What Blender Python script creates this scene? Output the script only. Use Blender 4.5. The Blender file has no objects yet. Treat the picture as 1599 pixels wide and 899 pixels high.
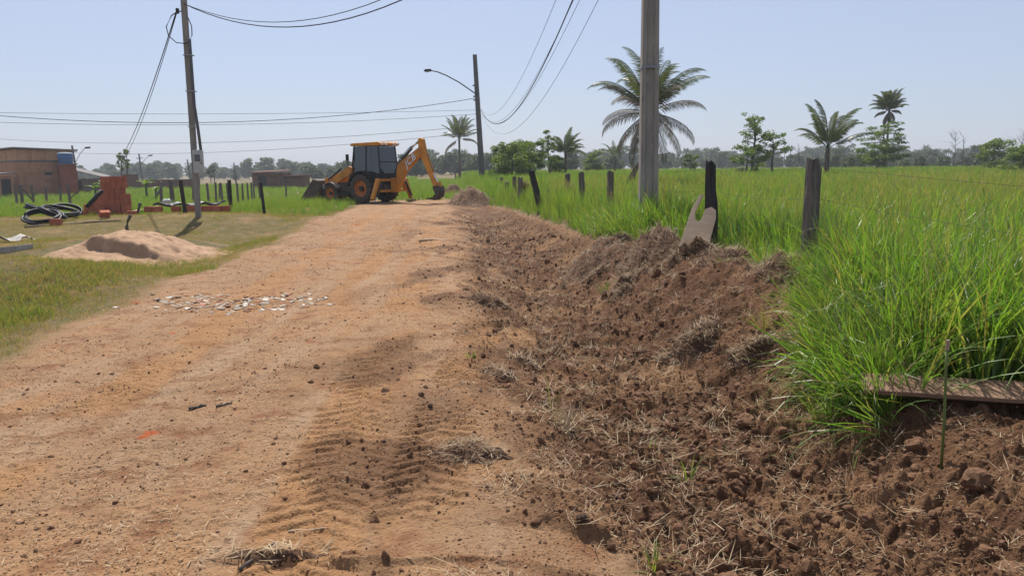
import bpy, math, random
import numpy as np
from mathutils import Vector, Matrix, Euler
random.seed(7); RNG = np.random.default_rng(11)
SC = bpy.context.scene; COL = SC.collection
PI = math.pi; rad = math.radians
# ------------------------------------------------------------------ camera, sky, sun, exposure
F_PX, PITCH, ROLL, EYE = 1186.0, 8.94, -0.55, 1.6
cam = bpy.data.cameras.new('camera'); CAM = bpy.data.objects.new('camera', cam); COL.objects.link(CAM)
cam.sensor_width = 36; cam.lens = 36 * F_PX / 1599; cam.clip_end = 6000; cam.clip_start = 0.05
CM = Euler((rad(90 - PITCH), 0, 0)).to_matrix() @ Euler((0, 0, rad(ROLL))).to_matrix()
CAM.matrix_world = Matrix.Translation((0, 0, EYE)) @ CM.to_4x4()
SC.camera = CAM
SUN_EL, SUN_AZ = 56.0, -13.0         # azimuth from straight ahead (+Y), negative = to the left
W = bpy.data.worlds.new('World'); SC.world = W; W.use_nodes = True
wn = W.node_tree; wn.nodes.clear()
sky = wn.nodes.new('ShaderNodeTexSky'); sky.sky_type = 'NISHITA'; sky.sun_disc = False
sky.sun_elevation = rad(SUN_EL); sky.sun_rotation = rad(SUN_AZ)
sky.air_density = 1.0; sky.dust_density = 1.5; sky.ozone_density = 4.0; sky.altitude = 100
tint = wn.nodes.new('ShaderNodeMix'); tint.data_type = 'RGBA'; tint.blend_type = 'MULTIPLY'
tint.inputs[0].default_value = 1.0; tint.inputs[7].default_value = (0.94, 0.96, 1.07, 1)
bg = wn.nodes.new('ShaderNodeBackground'); bg.inputs['Strength'].default_value = 0.095
wo = wn.nodes.new('ShaderNodeOutputWorld')
veil = wn.nodes.new('ShaderNodeMix'); veil.data_type = 'RGBA'; veil.inputs[0].default_value = .62; veil.inputs[7].default_value = (4.35, 4.85, 6.0, 1)
wn.links.new(sky.outputs[0], tint.inputs[6]); wn.links.new(tint.outputs[2], veil.inputs[6]); wn.links.new(veil.outputs[2], bg.inputs[0]); wn.links.new(bg.outputs[0], wo.inputs[0])
sl = bpy.data.lights.new('sun', 'SUN'); sl.energy = 5.0; sl.angle = rad(0.9); sl.color = (1.0, 0.95, 0.86)
SUN = bpy.data.objects.new('sun', sl); COL.objects.link(SUN)
sd = Vector((math.sin(rad(SUN_AZ)) * math.cos(rad(SUN_EL)), math.cos(rad(SUN_AZ)) * math.cos(rad(SUN_EL)), math.sin(rad(SUN_EL))))
SUN.rotation_euler = sd.to_track_quat('Z', 'Y').to_euler()
SC.view_settings.view_transform = 'Standard'; SC.view_settings.look = 'None'
SC.view_settings.gamma = 1; SC.view_settings.use_curve_mapping = False
SC.view_settings.exposure = 0.38
SC.cycles.use_denoising = True
SC.cycles.max_bounces = 6; SC.cycles.transparent_max_bounces = 8; SC.cycles.volume_bounces = 0
SC.cycles.diffuse_bounces = 3; SC.cycles.glossy_bounces = 2; SC.cycles.transmission_bounces = 4

# ------------------------------------------------------------------ where things stand
def ray(px, py):
    return CM @ Vector(((px - 799.5) / F_PX, (449.5 - py) / F_PX, -1))
def gp(px, py, z=0.0):
    d = ray(px, py); t = (z - EYE) / d.z
    return d.x * t, d.y * t
def horizon(px):
    lo, hi = 100.0, 400.0
    for _ in range(30):
        m = (lo + hi) / 2
        if ray(px, m).z > 0: lo = m
        else: hi = m
    return lo
def atx(px, Y, py=None):
    d = ray(px, horizon(px) if py is None else py); return d.x / d.y * Y
def atz(px, py, Y):
    d = ray(px, py); return EYE + d.z / d.y * Y

# ------------------------------------------------------------------ noise
def _hash(ix, iy, seed):
    h = (ix.astype(np.int64) * 374761393 + iy.astype(np.int64) * 668265263 + seed * 974711) & 0xffffffff
    h = ((h ^ (h >> 13)) * 1274126177) & 0xffffffff
    return ((h ^ (h >> 16)) & 0xffffff) / float(0x1000000)
def vn(x, y, seed=0):
    x0 = np.floor(x); y0 = np.floor(y); fx = x - x0; fy = y - y0
    u = fx * fx * fx * (fx * (fx * 6 - 15) + 10); v = fy * fy * fy * (fy * (fy * 6 - 15) + 10)
    def g(i, j):
        a = _hash(x0 + i, y0 + j, seed) * 2 * PI
        return np.cos(a) * (fx - i) + np.sin(a) * (fy - j)
    return ((g(0, 0) * (1 - u) + g(1, 0) * u) * (1 - v) + (g(0, 1) * (1 - u) + g(1, 1) * u) * v) * 1.45
def fbm(x, y, oc=4, seed=0):
    r = 0; a = 1.0; f = 1.0; n = 0
    for o in range(oc):
        r = r + a * vn(x * f, y * f, seed + o * 17); n += a; a *= .5; f *= 2.03
    return r / n
def cells(x, y, seed=0):
    x0 = np.floor(x); y0 = np.floor(y); best = np.full(x.shape, 9.0); idv = np.zeros(x.shape)
    for i in (-1, 0, 1):
        for j in (-1, 0, 1):
            cx = x0 + i; cy = y0 + j
            dx = cx + _hash(cx, cy, seed) - x; dy = cy + _hash(cx, cy, seed + 5) - y
            d = dx * dx + dy * dy; m = d < best
            best = np.where(m, d, best); idv = np.where(m, _hash(cx, cy, seed + 9), idv)
    return np.sqrt(best), idv
def ss(a, b, x):
    t = np.clip((x - a) / (b - a), 0, 1); return t * t * (3 - 2 * t)
def gauss(x, c, w): return np.exp(-((x - c) / w) ** 2)

# ------------------------------------------------------------------ lie of the land
def ditch_x(Y): return 1.75 - .085 * Y
def left_edge(Y): return -3.8 - .092 * Y
def mound(X, Y, cx, cy, rx, ry, h): return h * np.exp(-((X - cx) / rx) ** 2 - ((Y - cy) / ry) ** 2)
def grass_edge(Y):   # how far beyond the ditch axis the tall grass begins
    return np.interp(Y, [4.2, 5, 6, 7, 8, 11.5, 13.3, 15, 20, 30, 36, 45], [.85, .80, 1.15, 1.5, 2.0, 2.1, 1.45, 1.15, 1.05, .75, .2, -.2])
def base_height(X, Y):
    s = X - ditch_x(Y)
    D = .36 * (1 - ss(22, 42, Y))
    Fh = .10 + .18 * ss(4.2, 7.5, Y) + .22 * ss(20, 80, Y)
    z = np.where(s < 0, -D * ss(-1.7, -.15, s), -D + (D + Fh) * ss(.05, 1.55, s))
    z = z + gauss(s, 1.75, .5) * ss(6.5, 8, Y) * (1 - ss(12.5, 15, Y)) * (.14 + .16 * vn(X * 1.1, Y * 1.1, 3))
    e = X - left_edge(Y)
    lf = ss(0, -1, e)
    z = z - .10 * gauss(e, -.9, .7) * ss(60, 30, Y)
    z = z + lf * (.10 * vn(X * .35, Y * .35, 8))
    z = z - ss(22, 62, Y) * .85 * ss(-1, -9, e) - ss(90, 360, Y) * 1.5 * ss(-1, -30, e)
    z = z + mound(X, Y, -7.6, 10.6, 2.2, 1.8, .42) + mound(X, Y, -8.2, 23.4, 3.2, 1.9, .30) + mound(X, Y, -12.5, 24, 4, 3, .12)
    z = z + .035 * vn(X * .5, Y * .25, 21) * ss(120, 40, Y)
    return z
def pan_mask(X, Y):
    return ss(-.75, -.5, X + .1 * vn(X * 4, Y * 4, 6)) * (1 - ss(.45, .62, X + .06 * vn(X * 7, Y * 7, 4))) * ss(2.90, 2.95, Y + .015 * np.sin(X * 4)) * (1 - ss(3.26, 3.36, Y + .05 * vn(X * 3, Y * 3, 5)))
def masks(X, Y):
    s = X - ditch_x(Y); e = X - left_edge(Y)
    wob = .28 * fbm(X * 1.3, Y * 1.3, 4, 31)
    wl = .5 * fbm(X * .6, Y * .6, 4, 41)
    ge = grass_edge(Y)
    endr = ss(42.5, 38.5, Y + 1.5 * wl)
    soil = ss(-1.8, -1.05, s + wob * 2.6) * ss(60, 40, Y)
    fieldr = ss(-.25, .15, s - ge + wob * .5)
    soil = soil * (1 - fieldr * .8 * ss(5.2, 7.0, Y))
    # loose soil thrown on to the road side
    soil = soil * (1 - .85 * ss(.12, .30, fbm(X * 1.1 + 9, Y * .6, 3, 57)) * ss(-.5, -1.0, s) * ss(4.5, 6, Y))
    th = ss(.02, .26, fbm(X * .9 + 4, Y * .55, 4, 51)) * ss(-3.5, -1.9, s) * (1 - soil) * ss(40, 25, Y)
    th = np.maximum(th, .9 * np.exp(-((X + .55) / .34) ** 2 - ((Y - 5.0) / .55) ** 2))
    soil = np.clip(np.maximum(soil, th * .85), 0, 1)
    soil = soil * (1 - .85 * pan_mask(X, Y))
    left = ss(.25, -.45, e + wl)
    green = np.maximum(left * endr, 1 - endr)
    green = np.where(s > ge, np.maximum(fieldr * (1 - .5 * soil), green * 0), green * (1 - soil * .0))
    green = np.where(s < -1.2, np.maximum(left, 1 - endr), green)
    green = np.where(s > -1.2, green * ss(4.6, 7.0, Y), green)
    return soil, np.clip(green, 0, 1), s, e
def tracks(X, Y):
    z = np.zeros_like(X); m_all = np.zeros_like(X)
    for xc, sl_, w, y0, y1, dep, seed in ((-1.02, -.075, .27, 2.2, 26, .022, 61), (-.42, .015, .24, 3.4, 16, .030, 62), (.28, -.02, .2, 6.2, 17, .026, 65), (-2.9, -.085, .25, 3, 30, .012, 63), (-1.75, -.085, .22, 9, 32, .018, 64)):
        a = X - (xc + sl_ * (Y - 5)) + .05 * np.sin(Y * .7 + seed) + .03 * vn(X * 3, Y * 3, seed + 8)
        m = (1 - ss(w * .75, w * 1.1, np.abs(a))) * ss(y0 - .6, y0 + .6, Y) * (1 - ss(y1 - 2, y1, Y)) * ss(-.25, .2, fbm(X * .9, Y * .7, 3, seed) + .1)
        ph = (Y + .55 * np.abs(a) + np.where(a > 0, .07, 0) + .05 * fbm(X * 2.2, Y * 2.2, 2, seed + 3)) / .118
        lug = ss(.0, .55, np.sin(ph * 2 * PI)) * (.35 + .65 * ss(-.35, .0, fbm(X * 5, Y * 5, 2, seed + 6)))
        z += m * (dep * lug - dep * .75) * (.65 + .7 * np.abs(vn(X * 2.2, Y * 2.2, seed + 1)))
        z += dep * 1.1 * gauss(np.abs(a), w * 1.12, .05) * m
        m_all = np.maximum(m_all, m)
    return z, m_all
def height(X, Y, detail=True):
    X = np.asarray(X, float); Y = np.asarray(Y, float)
    z = base_height(X, Y)
    if not detail: return z
    soil, green, s, e = masks(X, Y)
    near = ss(45, 12, Y); nn = ss(14, 5, Y)
    t, tm = tracks(X, Y)
    road = (1 - soil) * (1 - green)
    # the scraped, smooth pan left by the bucket
    pan = pan_mask(X, Y)
    z = z + t * (1 - pan)
    z = z + near * road * (.014 * fbm(X * 1.6, Y * 1.6, 3, 71) + (1 - pan) * nn * .009 * fbm(X * 14, Y * 14, 3, 72))
    z = z + (1 - pan) * road * nn * .010 * np.clip(fbm(X * 5, Y * 9, 3, 77) - .12, 0, 1) * 3
    m = soil * near * (1 - pan) * (1 - .6 * green)
    w1x = X + .06 * vn(X * 6, Y * 6, 81); w1y = Y + .06 * vn(X * 6, Y * 6, 82)
    c1, i1 = cells(w1x * 4.2, w1y * 4.2, 83); c2, i2 = cells(w1x * 11, w1y * 11, 84); c3, i3 = cells(X * 26, Y * 26, 85)
    amp = ss(-2.2, -.6, s) * .75 + .25
    lump = .055 * (i1 - .35) * (1 - c1 * 1.1).clip(0) + .040 * i2 * (1 - c2 * 1.15).clip(0) + .016 * i3 * (1 - c3 * 1.2).clip(0)
    z = z + m * amp * ((lump * 1.25 + .04 * fbm(X * 4.3, Y * 4.3, 3, 87)) * (1 + .65 * ss(-1.1, -.3, s)) + .09 * fbm(X * 2.1, Y * 2.1, 3, 86) + .02 * fbm(X * 9, Y * 9, 3, 88))
    z = z + green * near * (.042 * fbm(X * 2.6, Y * 2.6, 4, 91))
    z = z + pan * (-.012) + .026 * gauss(Y, 2.93 + .012 * np.sin(X * 4), .02) * ss(-1.5, -.9, X) * (1 - ss(.45, .7, X))
    # dug scoop at the lower left of the dumped soil
    return z
def hz(x, y): return float(height(np.array([x]), np.array([y]))[0])

# ------------------------------------------------------------------ materials
MATS = {}
def nodes(name):
    m = bpy.data.materials.new(name); m.use_nodes = True; t = m.node_tree
    b = t.nodes['Principled BSDF']; MATS[name] = m
    return m, t, b
def N(t, typ, **kw):
    n = t.nodes.new(typ)
    for k, v in kw.items():
        if k.startswith('i_'): n.inputs[k[2:].replace('_', ' ')].default_value = v
        else: setattr(n, k, v)
    return n
def L(t, a, b): t.links.new(a, b)
def mixc(t, fac, a, b, mode='MIX'):
    n = N(t, 'ShaderNodeMix', data_type='RGBA', blend_type=mode)
    for sock, v in ((n.inputs[0], fac), (n.inputs[6], a), (n.inputs[7], b)):
        if isinstance(v, (int, float)): sock.default_value = v
        elif isinstance(v, tuple): sock.default_value = v if len(v) == 4 else v + (1,)
        else: L(t, v, sock)
    return n.outputs[2]
def ramp(t, fac, a, b):
    n = N(t, 'ShaderNodeMapRange'); n.interpolation_type = 'SMOOTHSTEP'
    n.inputs[1].default_value = a; n.inputs[2].default_value = b; L(t, fac, n.inputs[0]); return n.outputs[0]
def noise(t, vec, scale, det=5, rough=.6):
    n = N(t, 'ShaderNodeTexNoise'); n.inputs['Scale'].default_value = scale; n.inputs['Detail'].default_value = det
    n.inputs['Roughness'].default_value = rough
    if vec is not None: L(t, vec, n.inputs['Vector'])
    return n.outputs['Fac']
def mat(name, c, c2=None, rough=.8, scale=6, stretch=(1, 1, 1), bump=.0, metal=0, spec=.3, c3=None, dist=.02):
    m, t, b = nodes(name)
    tc = N(t, 'ShaderNodeTexCoord'); mp = N(t, 'ShaderNodeMapping'); mp.inputs['Scale'].default_value = stretch
    L(t, tc.outputs['Object'], mp.inputs[0]); v = mp.outputs[0]
    c2 = c2 or tuple(x * .7 for x in c)
    f = noise(t, v, scale); col = mixc(t, ramp(t, f, .35, .65), c, c2)
    oi = N(t, 'ShaderNodeObjectInfo')
    hs = N(t, 'ShaderNodeHueSaturation'); mr = N(t, 'ShaderNodeMapRange'); mr.inputs[3].default_value = .85; mr.inputs[4].default_value = 1.15
    L(t, oi.outputs['Random'], mr.inputs[0]); L(t, mr.outputs[0], hs.inputs['Value']); 
    if c3: col = mixc(t, ramp(t, noise(t, v, scale * 2.7), .56, .7), col, c3)
    L(t, col, hs.inputs['Color']); L(t, hs.outputs[0], b.inputs['Base Color'])
    b.inputs['Roughness'].default_value = rough; b.inputs['Metallic'].default_value = metal; b.inputs['Specular IOR Level'].default_value = spec
    if bump:
        bp = N(t, 'ShaderNodeBump'); bp.inputs['Strength'].default_value = bump; bp.inputs['Distance'].default_value = dist
        L(t, noise(t, v, scale * 3, 6, .7), bp.inputs['Height']); L(t, bp.outputs[0], b.inputs['Normal'])
    return m
def leaf_mat(name, c, c2, trans=.45, rough=.5, dry=None, tcol=None):
    m, t, b = nodes(name); out = t.nodes['Material Output']
    oi = N(t, 'ShaderNodeObjectInfo'); at = N(t, 'ShaderNodeAttribute'); at.attribute_name = 'tone'
    col = mixc(t, oi.outputs['Random'], c, c2)
    col = mixc(t, at.outputs['Fac'], col, dry or tuple(x * .55 for x in c2))
    L(t, col, b.inputs['Base Color']); b.inputs['Roughness'].default_value = rough; b.inputs['Specular IOR Level'].default_value = .35
    tr = N(t, 'ShaderNodeBsdfTranslucent')
    tc = mixc(t, 1.0, col, tcol or (1.5, 1.35, .6), 'MULTIPLY'); L(t, tc, tr.inputs[0])
    mx = N(t, 'ShaderNodeMixShader'); mx.inputs[0].default_value = trans
    L(t, b.outputs[0], mx.inputs[1]); L(t, tr.outputs[0], mx.inputs[2]); L(t, mx.outputs[0], out.inputs[0])
    return m
def ground_mat():
    m, t, b = nodes('ground_earth')
    tc = N(t, 'ShaderNodeTexCoord'); v = tc.outputs['Object']
    at = N(t, 'ShaderNodeAttribute'); at.attribute_name = 'mask'; sp = N(t, 'ShaderNodeSeparateColor'); L(t, at.outputs['Color'], sp.inputs[0])
    soil, green, wheel = sp.outputs[0], sp.outputs[1], sp.outputs[2]
    big = noise(t, v, .55, 5, .6); mid = noise(t, v, 3.2, 6, .65); fine = noise(t, v, 28, 6, .7); grit = noise(t, v, 95, 4, .7)
    mp = N(t, 'ShaderNodeMapping'); mp.inputs['Scale'].default_value = (2.2, .35, 1); mp.inputs['Rotation'].default_value = (0, 0, rad(-6)); L(t, v, mp.inputs[0])
    streak = noise(t, mp.outputs[0], 1.6, 5, .6)
    tan = mixc(t, ramp(t, big, .35, .68), (.335, .185, .090), (.280, .170, .098))
    tan = mixc(t, ramp(t, streak, .42, .7), tan, (.335, .218, .132))
    tan = mixc(t, ramp(t, mid, .48, .68), tan, (.215, .102, .050))
    tan = mixc(t, ramp(t, fine, .50, .72), tan, (.130, .073, .042))
    tan = mixc(t, ramp(t, grit, .62, .75), tan, (.40, .27, .17))
    tan = mixc(t, wheel, tan, mixc(t, ramp(t, mid, .35, .7), (.345, .185, .084), (.255, .132, .060)))
    red = mixc(t, ramp(t, noise(t, v, 1.9, 3, .5), .70, .735), tan, (.34, .085, .030))
    br = mixc(t, ramp(t, mid, .35, .68), (.100, .050, .026), (.155, .080, .041))
    br = mixc(t, ramp(t, fine, .5, .75), br, (.047, .025, .015))
    br = mixc(t, ramp(t, noise(t, v, .8, 4, .6), .48, .66), br, (.215, .120, .062))
    col = mixc(t, soil, red, br)
    gr = mixc(t, ramp(t, mid, .38, .62), (.105, .100, .036), (.195, .135, .072))
    gr = mixc(t, ramp(t, fine, .45, .72), gr, (.075, .060, .030))
    gr = mixc(t, ramp(t, big, .52, .66), gr, (.24, .155, .085))
    col = mixc(t, green, col, gr)
    L(t, col, b.inputs['Base Color']); b.inputs['Roughness'].default_value = .95; b.inputs['Specular IOR Level'].default_value = .15
    vo = N(t, 'ShaderNodeTexVoronoi'); vo.inputs['Scale'].default_value = 55; L(t, v, vo.inputs['Vector'])
    h = N(t, 'ShaderNodeMath', operation='MULTIPLY_ADD'); L(t, vo.outputs['Distance'], h.inputs[0]); h.inputs[1].default_value = -.35; L(t, fine, h.inputs[2])
    h2 = N(t, 'ShaderNodeMath', operation='MULTIPLY_ADD'); L(t, grit, h2.inputs[0]); h2.inputs[1].default_value = .4; L(t, h.outputs[0], h2.inputs[2])
    bp = N(t, 'ShaderNodeBump'); bp.inputs['Strength'].default_value = .8; bp.inputs['Distance'].default_value = .03
    L(t, h2.outputs[0], bp.inputs['Height']); L(t, bp.outputs[0], b.inputs['Normal'])
    return m
GROUND = ground_mat()
GRASS = leaf_mat('grass_blade', (.082, .190, .026), (.150, .255, .040), .50, .38, dry=(.26, .22, .09), tcol=(1.35, 1.45, .55))
GRASS_DARK = leaf_mat('verge_grass', (.095, .185, .030), (.17, .225, .050), .45, .5, dry=(.30, .215, .115))
STRAW = leaf_mat('dry_straw', (.33, .225, .125), (.20, .125, .07), .2, .7, dry=(.46, .35, .22), tcol=(1, 1, 1))
ROOTS = leaf_mat('dead_grass', (.23, .155, .095), (.15, .10, .06), .2, .8, dry=(.42, .32, .20), tcol=(1, 1, 1))
LEAF = leaf_mat('tree_leaf', (.085, .155, .038), (.115, .185, .045), .45, .5, dry=(.10, .15, .030))
LEAF2 = leaf_mat('far_leaf', (.038, .072, .024), (.055, .092, .028), .25, .6, dry=(.085, .105, .035))
PALM = leaf_mat('palm_leaf', (.060, .095, .034), (.080, .120, .038), .30, .42, dry=(.16, .13, .07), tcol=(1.3, 1.3, .7))
PALMDRY = leaf_mat('dry_palm_leaf', (.13, .11, .075), (.18, .145, .095), .25, .6, tcol=(1, 1, 1))
BARK = mat('bark', (.12, .095, .07), (.07, .055, .04), .95, 5, (3, 3, .6), .5)
POSTW = mat('weathered_post_wood', (.165, .14, .12), (.085, .074, .066), .92, 4, (8, 8, .7), .8, c3=(.22, .195, .17))
CHAR = mat('charred_post_wood', (.048, .043, .041), (.024, .022, .021), .85, 4, (8, 8, .8), .9, c3=(.06, .055, .05))
CONC = mat('pole_concrete', (.29, .26, .225), (.215, .195, .17), .9, 3, (2, 2, .4), .35, c3=(.33, .30, .265))
CONC_D = mat('far_pole_concrete', (.17, .16, .15), (.13, .122, .115), .9, 2)
GALV = mat('galvanised_steel', (.34, .35, .36), (.24, .25, .26), .5, 5, metal=.6)
CABLE = mat('black_cable', (.02, .02, .022), (.012, .012, .013), .6)
WIRE = mat('fence_wire', (.06, .048, .042), (.04, .032, .028), .9)
PLASTIC = mat('grey_plastic', (.42, .42, .40), (.34, .34, .33), .5)
PVC = mat('grey_conduit', (.10, .10, .11), (.075, .075, .08), .6)
HOSE = mat('black_hose', (.020, .021, .024), (.014, .014, .016), .5, spec=.25)
BRICK = mat('clay_block', (.43, .140, .082), (.34, .108, .062), .9, 7, (1, 1, 4), .5, c3=(.50, .20, .12))
WOODP = mat('pale_plank', (.44, .32, .225), (.35, .25, .17), .85, 3, (1.5, 14, 14), .35, c3=(.28, .195, .13))
WOODG = mat('worn_plank', (.25, .145, .092), (.17, .10, .065), .85, 3, (1.2, 14, 14), .5, c3=(.26, .18, .12))
SANDM = mat('pile_sand', (.345, .222, .138), (.27, .165, .10), .97, 5, bump=.6, c3=(.22, .13, .078))
CLODM = mat('soil_clod', (.165, .085, .045), (.105, .053, .028), .95, 1.5)
HEAPS = mat('heap_soil', (.14, .074, .040), (.080, .041, .023), .95, 7, bump=1.0, c3=(.22, .14, .085), dist=.05)
CLODD = mat('dark_soil_clod', (.075, .043, .028), (.045, .027, .018), .95, 1.5)
TILE_W = mat('white_tile_shard', (.58, .54, .48), (.36, .29, .22), .8, 1.2)
TILE_G = mat('grey_tile_shard', (.36, .31, .26), (.25, .195, .15), .9, 1.2)
RUBR = mat('red_tile_shard', (.34, .145, .085), (.27, .13, .08), .95, 1.2)
YEL = mat('machine_yellow', (.56, .225, .020), (.44, .165, .018), .5, 2.5, c3=(.30, .17, .075))
ORG = mat('rim_orange', (.50, .15, .022), (.36, .105, .022), .55, 6, c3=(.22, .11, .06))
TYRE = mat('dusty_tyre', (.075, .056, .044), (.040, .033, .029), .92, 6, c3=(.12, .082, .058))
DARK = mat('machine_black', (.028, .027, .028), (.018, .018, .018), .55, 4)
DIRTY = mat('dusty_steel', (.105, .075, .058), (.062, .046, .038), .75, 4, c3=(.16, .11, .08))
CHROME = mat('ram_chrome', (.65, .65, .66), (.55, .55, .56), .22, metal=1)
WHITE = mat('white_paint', (.72, .72, .70), (.62, .62, .60), .5)
BLUE = mat('tank_blue', (.06, .17, .40), (.05, .14, .33), .5, spec=.5)
ROOFM = mat('fibre_cement', (.20, .185, .175), (.14, .13, .125), .9, 3)
TARP = mat('black_tarp', (.035, .037, .036), (.02, .022, .022), .5, 6, bump=.4)
def glass_mat():
    m, t, b = nodes('cab_glass'); out = t.nodes['Material Output']
    gl = N(t, 'ShaderNodeBsdfGlossy'); gl.inputs['Roughness'].default_value = .05; gl.inputs[0].default_value = (.9, .9, .9, 1)
    tr = N(t, 'ShaderNodeBsdfTransparent'); tr.inputs[0].default_value = (.20, .225, .245, 1)
    mx = N(t, 'ShaderNodeMixShader'); mx.inputs[0].default_value = .10
    L(t, tr.outputs[0], mx.inputs[1]); L(t, gl.outputs[0], mx.inputs[2]); L(t, mx.outputs[0], out.inputs[0]); return m
GLASS = glass_mat()
def brick_wall_mat(name, c, c2, mortar, sx=.38, sy=.2):
    m, t, b = nodes(name); tc = N(t, 'ShaderNodeTexCoord')
    br = N(t, 'ShaderNodeTexBrick'); br.inputs['Color1'].default_value = c + (1,); br.inputs['Color2'].default_value = c2 + (1,); br.inputs['Mortar'].default_value = mortar + (1,)
    br.inputs['Scale'].default_value = 1; br.inputs['Brick Width'].default_value = sx; br.inputs['Row Height'].default_value = sy; br.inputs['Mortar Size'].default_value = .016
    sep = N(t, 'ShaderNodeSeparateXYZ'); L(t, tc.outputs['Object'], sep.inputs[0]); ad = N(t, 'ShaderNodeMath', operation='ADD'); L(t, sep.outputs[0], ad.inputs[0]); L(t, sep.outputs[1], ad.inputs[1])
    cb = N(t, 'ShaderNodeCombineXYZ'); L(t, ad.outputs[0], cb.inputs[0]); L(t, sep.outputs[2], cb.inputs[1]); L(t, cb.outputs[0], br.inputs['Vector'])
    col = mixc(t, ramp(t, noise(t, tc.outputs['Object'], 1.1, 6, .65), .4, .75), br.outputs[0], tuple(x * .62 for x in c))
    L(t, col, b.inputs['Base Color']); b.inputs['Roughness'].default_value = .95; b.inputs['Specular IOR Level'].default_value = .1
    return m
HOUSEW = brick_wall_mat('house_brick', (.46, .235, .13), (.39, .19, .105), (.38, .25, .17))
HOUSEP = brick_wall_mat('house_panel_brick', (.52, .29, .17), (.46, .25, .145), (.38, .24, .16))
TOWERW = brick_wall_mat('tower_brick', (.30, .105, .065), (.24, .085, .055), (.16, .09, .065))
FARW = brick_wall_mat('far_brick', (.20, .105, .075), (.16, .085, .06), (.16, .11, .085))

# ------------------------------------------------------------------ mesh building
class MB:
    def __init__(self): self.v = []; self.f = []; self.t = None
    def add(self, vs, fs, M=None):
        o = len(self.v)
        self.v += [tuple(M @ Vector(p)) for p in vs] if M is not None else [tuple(p) for p in vs]
        self.f += [tuple(i + o for i in f) for f in fs]; return self
    def box(self, x0, x1, y0, y1, z0, z1, M=None):
        return self.add([(x0, y0, z0), (x1, y0, z0), (x1, y1, z0), (x0, y1, z0), (x0, y0, z1), (x1, y0, z1), (x1, y1, z1), (x0, y1, z1)],
                        [(0, 3, 2, 1), (4, 5, 6, 7), (0, 1, 5, 4), (1, 2, 6, 5), (2, 3, 7, 6), (3, 0, 4, 7)], M)
    def ext(self, poly, y0, y1, M=None):     # poly in (x,z) pushed along y
        n = len(poly)
        vs = [(x, y0, z) for x, z in poly] + [(x, y1, z) for x, z in poly]
        fs = [tuple(range(n)), tuple(range(2 * n - 1, n - 1, -1))] + [(i, i + n, (i + 1) % n + n, (i + 1) % n) for i in range(n)]
        return self.add(vs, fs, M)
    def tube(self, pts, r, n=8, caps=True, M=None):
        pts = [Vector(p) for p in pts]; rs = r if isinstance(r, (list, tuple)) else [r] * len(pts)
        vs = []; fs = []; ref = Vector((0, 0, 1))
        for i, p in enumerate(pts):
            d = (pts[min(i + 1, len(pts) - 1)] - pts[max(i - 1, 0)]).normalized()
            if abs(d.dot(ref)) > .95: rr = Vector((1, 0, 0))
            else: rr = ref
            a = d.cross(rr).normalized(); b = a.cross(d).normalized()
            for k in range(n):
                an = 2 * PI * k / n; vs.append(p + (a * math.cos(an) + b * math.sin(an)) * rs[i])
        for i in range(len(pts) - 1):
            for k in range(n): fs.append((i * n + k, i * n + (k + 1) % n, (i + 1) * n + (k + 1) % n, (i + 1) * n + k))
        if caps: fs += [tuple(range(n - 1, -1, -1)), tuple(range((len(pts) - 1) * n, len(pts) * n))]
        return self.add(vs, fs, M)
    def lathe(self, prof, n=24, M=None):     # prof (r, y) round the y axis
        vs = []; fs = []
        for r, y in prof:
            for k in range(n): a = 2 * PI * k / n; vs.append((r * math.cos(a), y, r * math.sin(a)))
        for i in range(len(prof) - 1):
            for k in range(n): fs.append((i * n + k, i * n + (k + 1) % n, (i + 1) * n + (k + 1) % n, (i + 1) * n + k))
        return self.add(vs, fs, M)
    def mesh(self, name, m, smooth=False):
        me = bpy.data.meshes.new(name); me.from_pydata(self.v, [], self.f); me.validate(); me.materials.append(m)
        if self.t is not None:
            a = me.attributes.new('tone', 'FLOAT', 'POINT'); a.data.foreach_set('value', np.asarray(self.t, np.float32))
        if smooth: me.polygons.foreach_set('use_smooth', [True] * len(me.polygons))
        return me
    def build(self, name, m, parent=None, smooth=False, bevel=0, loc=None):
        o = bpy.data.objects.new(name, self.mesh(name, m, smooth)); COL.objects.link(o)
        if parent: o.parent = parent
        if loc: o.location = loc
        if bevel:
            b = o.modifiers.new('bevel', 'BEVEL'); b.width = bevel; b.segments = 2; b.limit_method = 'ANGLE'
        return o
def tag(o, label=None, cat=None, group=None, kind=None):
    if label: o['label'] = label
    if cat: o['category'] = cat
    if group: o['group'] = group
    if kind: o['kind'] = kind
    return o
def empty(name, loc, rz=0):
    o = bpy.data.objects.new(name, None); COL.objects.link(o); o.location = loc; o.rotation_euler = (0, 0, rz); o.empty_display_size = .2
    return o
def link_mesh(name, me, parent=None, loc=(0, 0, 0), rot=(0, 0, 0), scl=(1, 1, 1)):
    o = bpy.data.objects.new(name, me); COL.objects.link(o); o.location = loc; o.rotation_euler = rot; o.scale = scl
    if parent: o.parent = parent
    return o
def np_mesh(name, V, Fq, m, smooth=True, attrs=None):
    me = bpy.data.meshes.new(name); k = Fq.shape[1]
    me.vertices.add(len(V)); me.vertices.foreach_set('co', V.astype(np.float32).ravel())
    me.loops.add(Fq.size); me.loops.foreach_set('vertex_index', Fq.astype(np.int32).ravel())
    me.polygons.add(len(Fq)); me.polygons.foreach_set('loop_start', np.arange(0, Fq.size, k, dtype=np.int32))
    me.polygons.foreach_set('use_smooth', np.full(len(Fq), smooth))
    me.update(calc_edges=True); me.materials.append(m)
    for n, (typ, arr) in (attrs or {}).items():
        a = me.attributes.new(n, typ, 'POINT'); a.data.foreach_set('color' if typ == 'FLOAT_COLOR' else 'value', arr.astype(np.float32).ravel())
    return me
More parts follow.
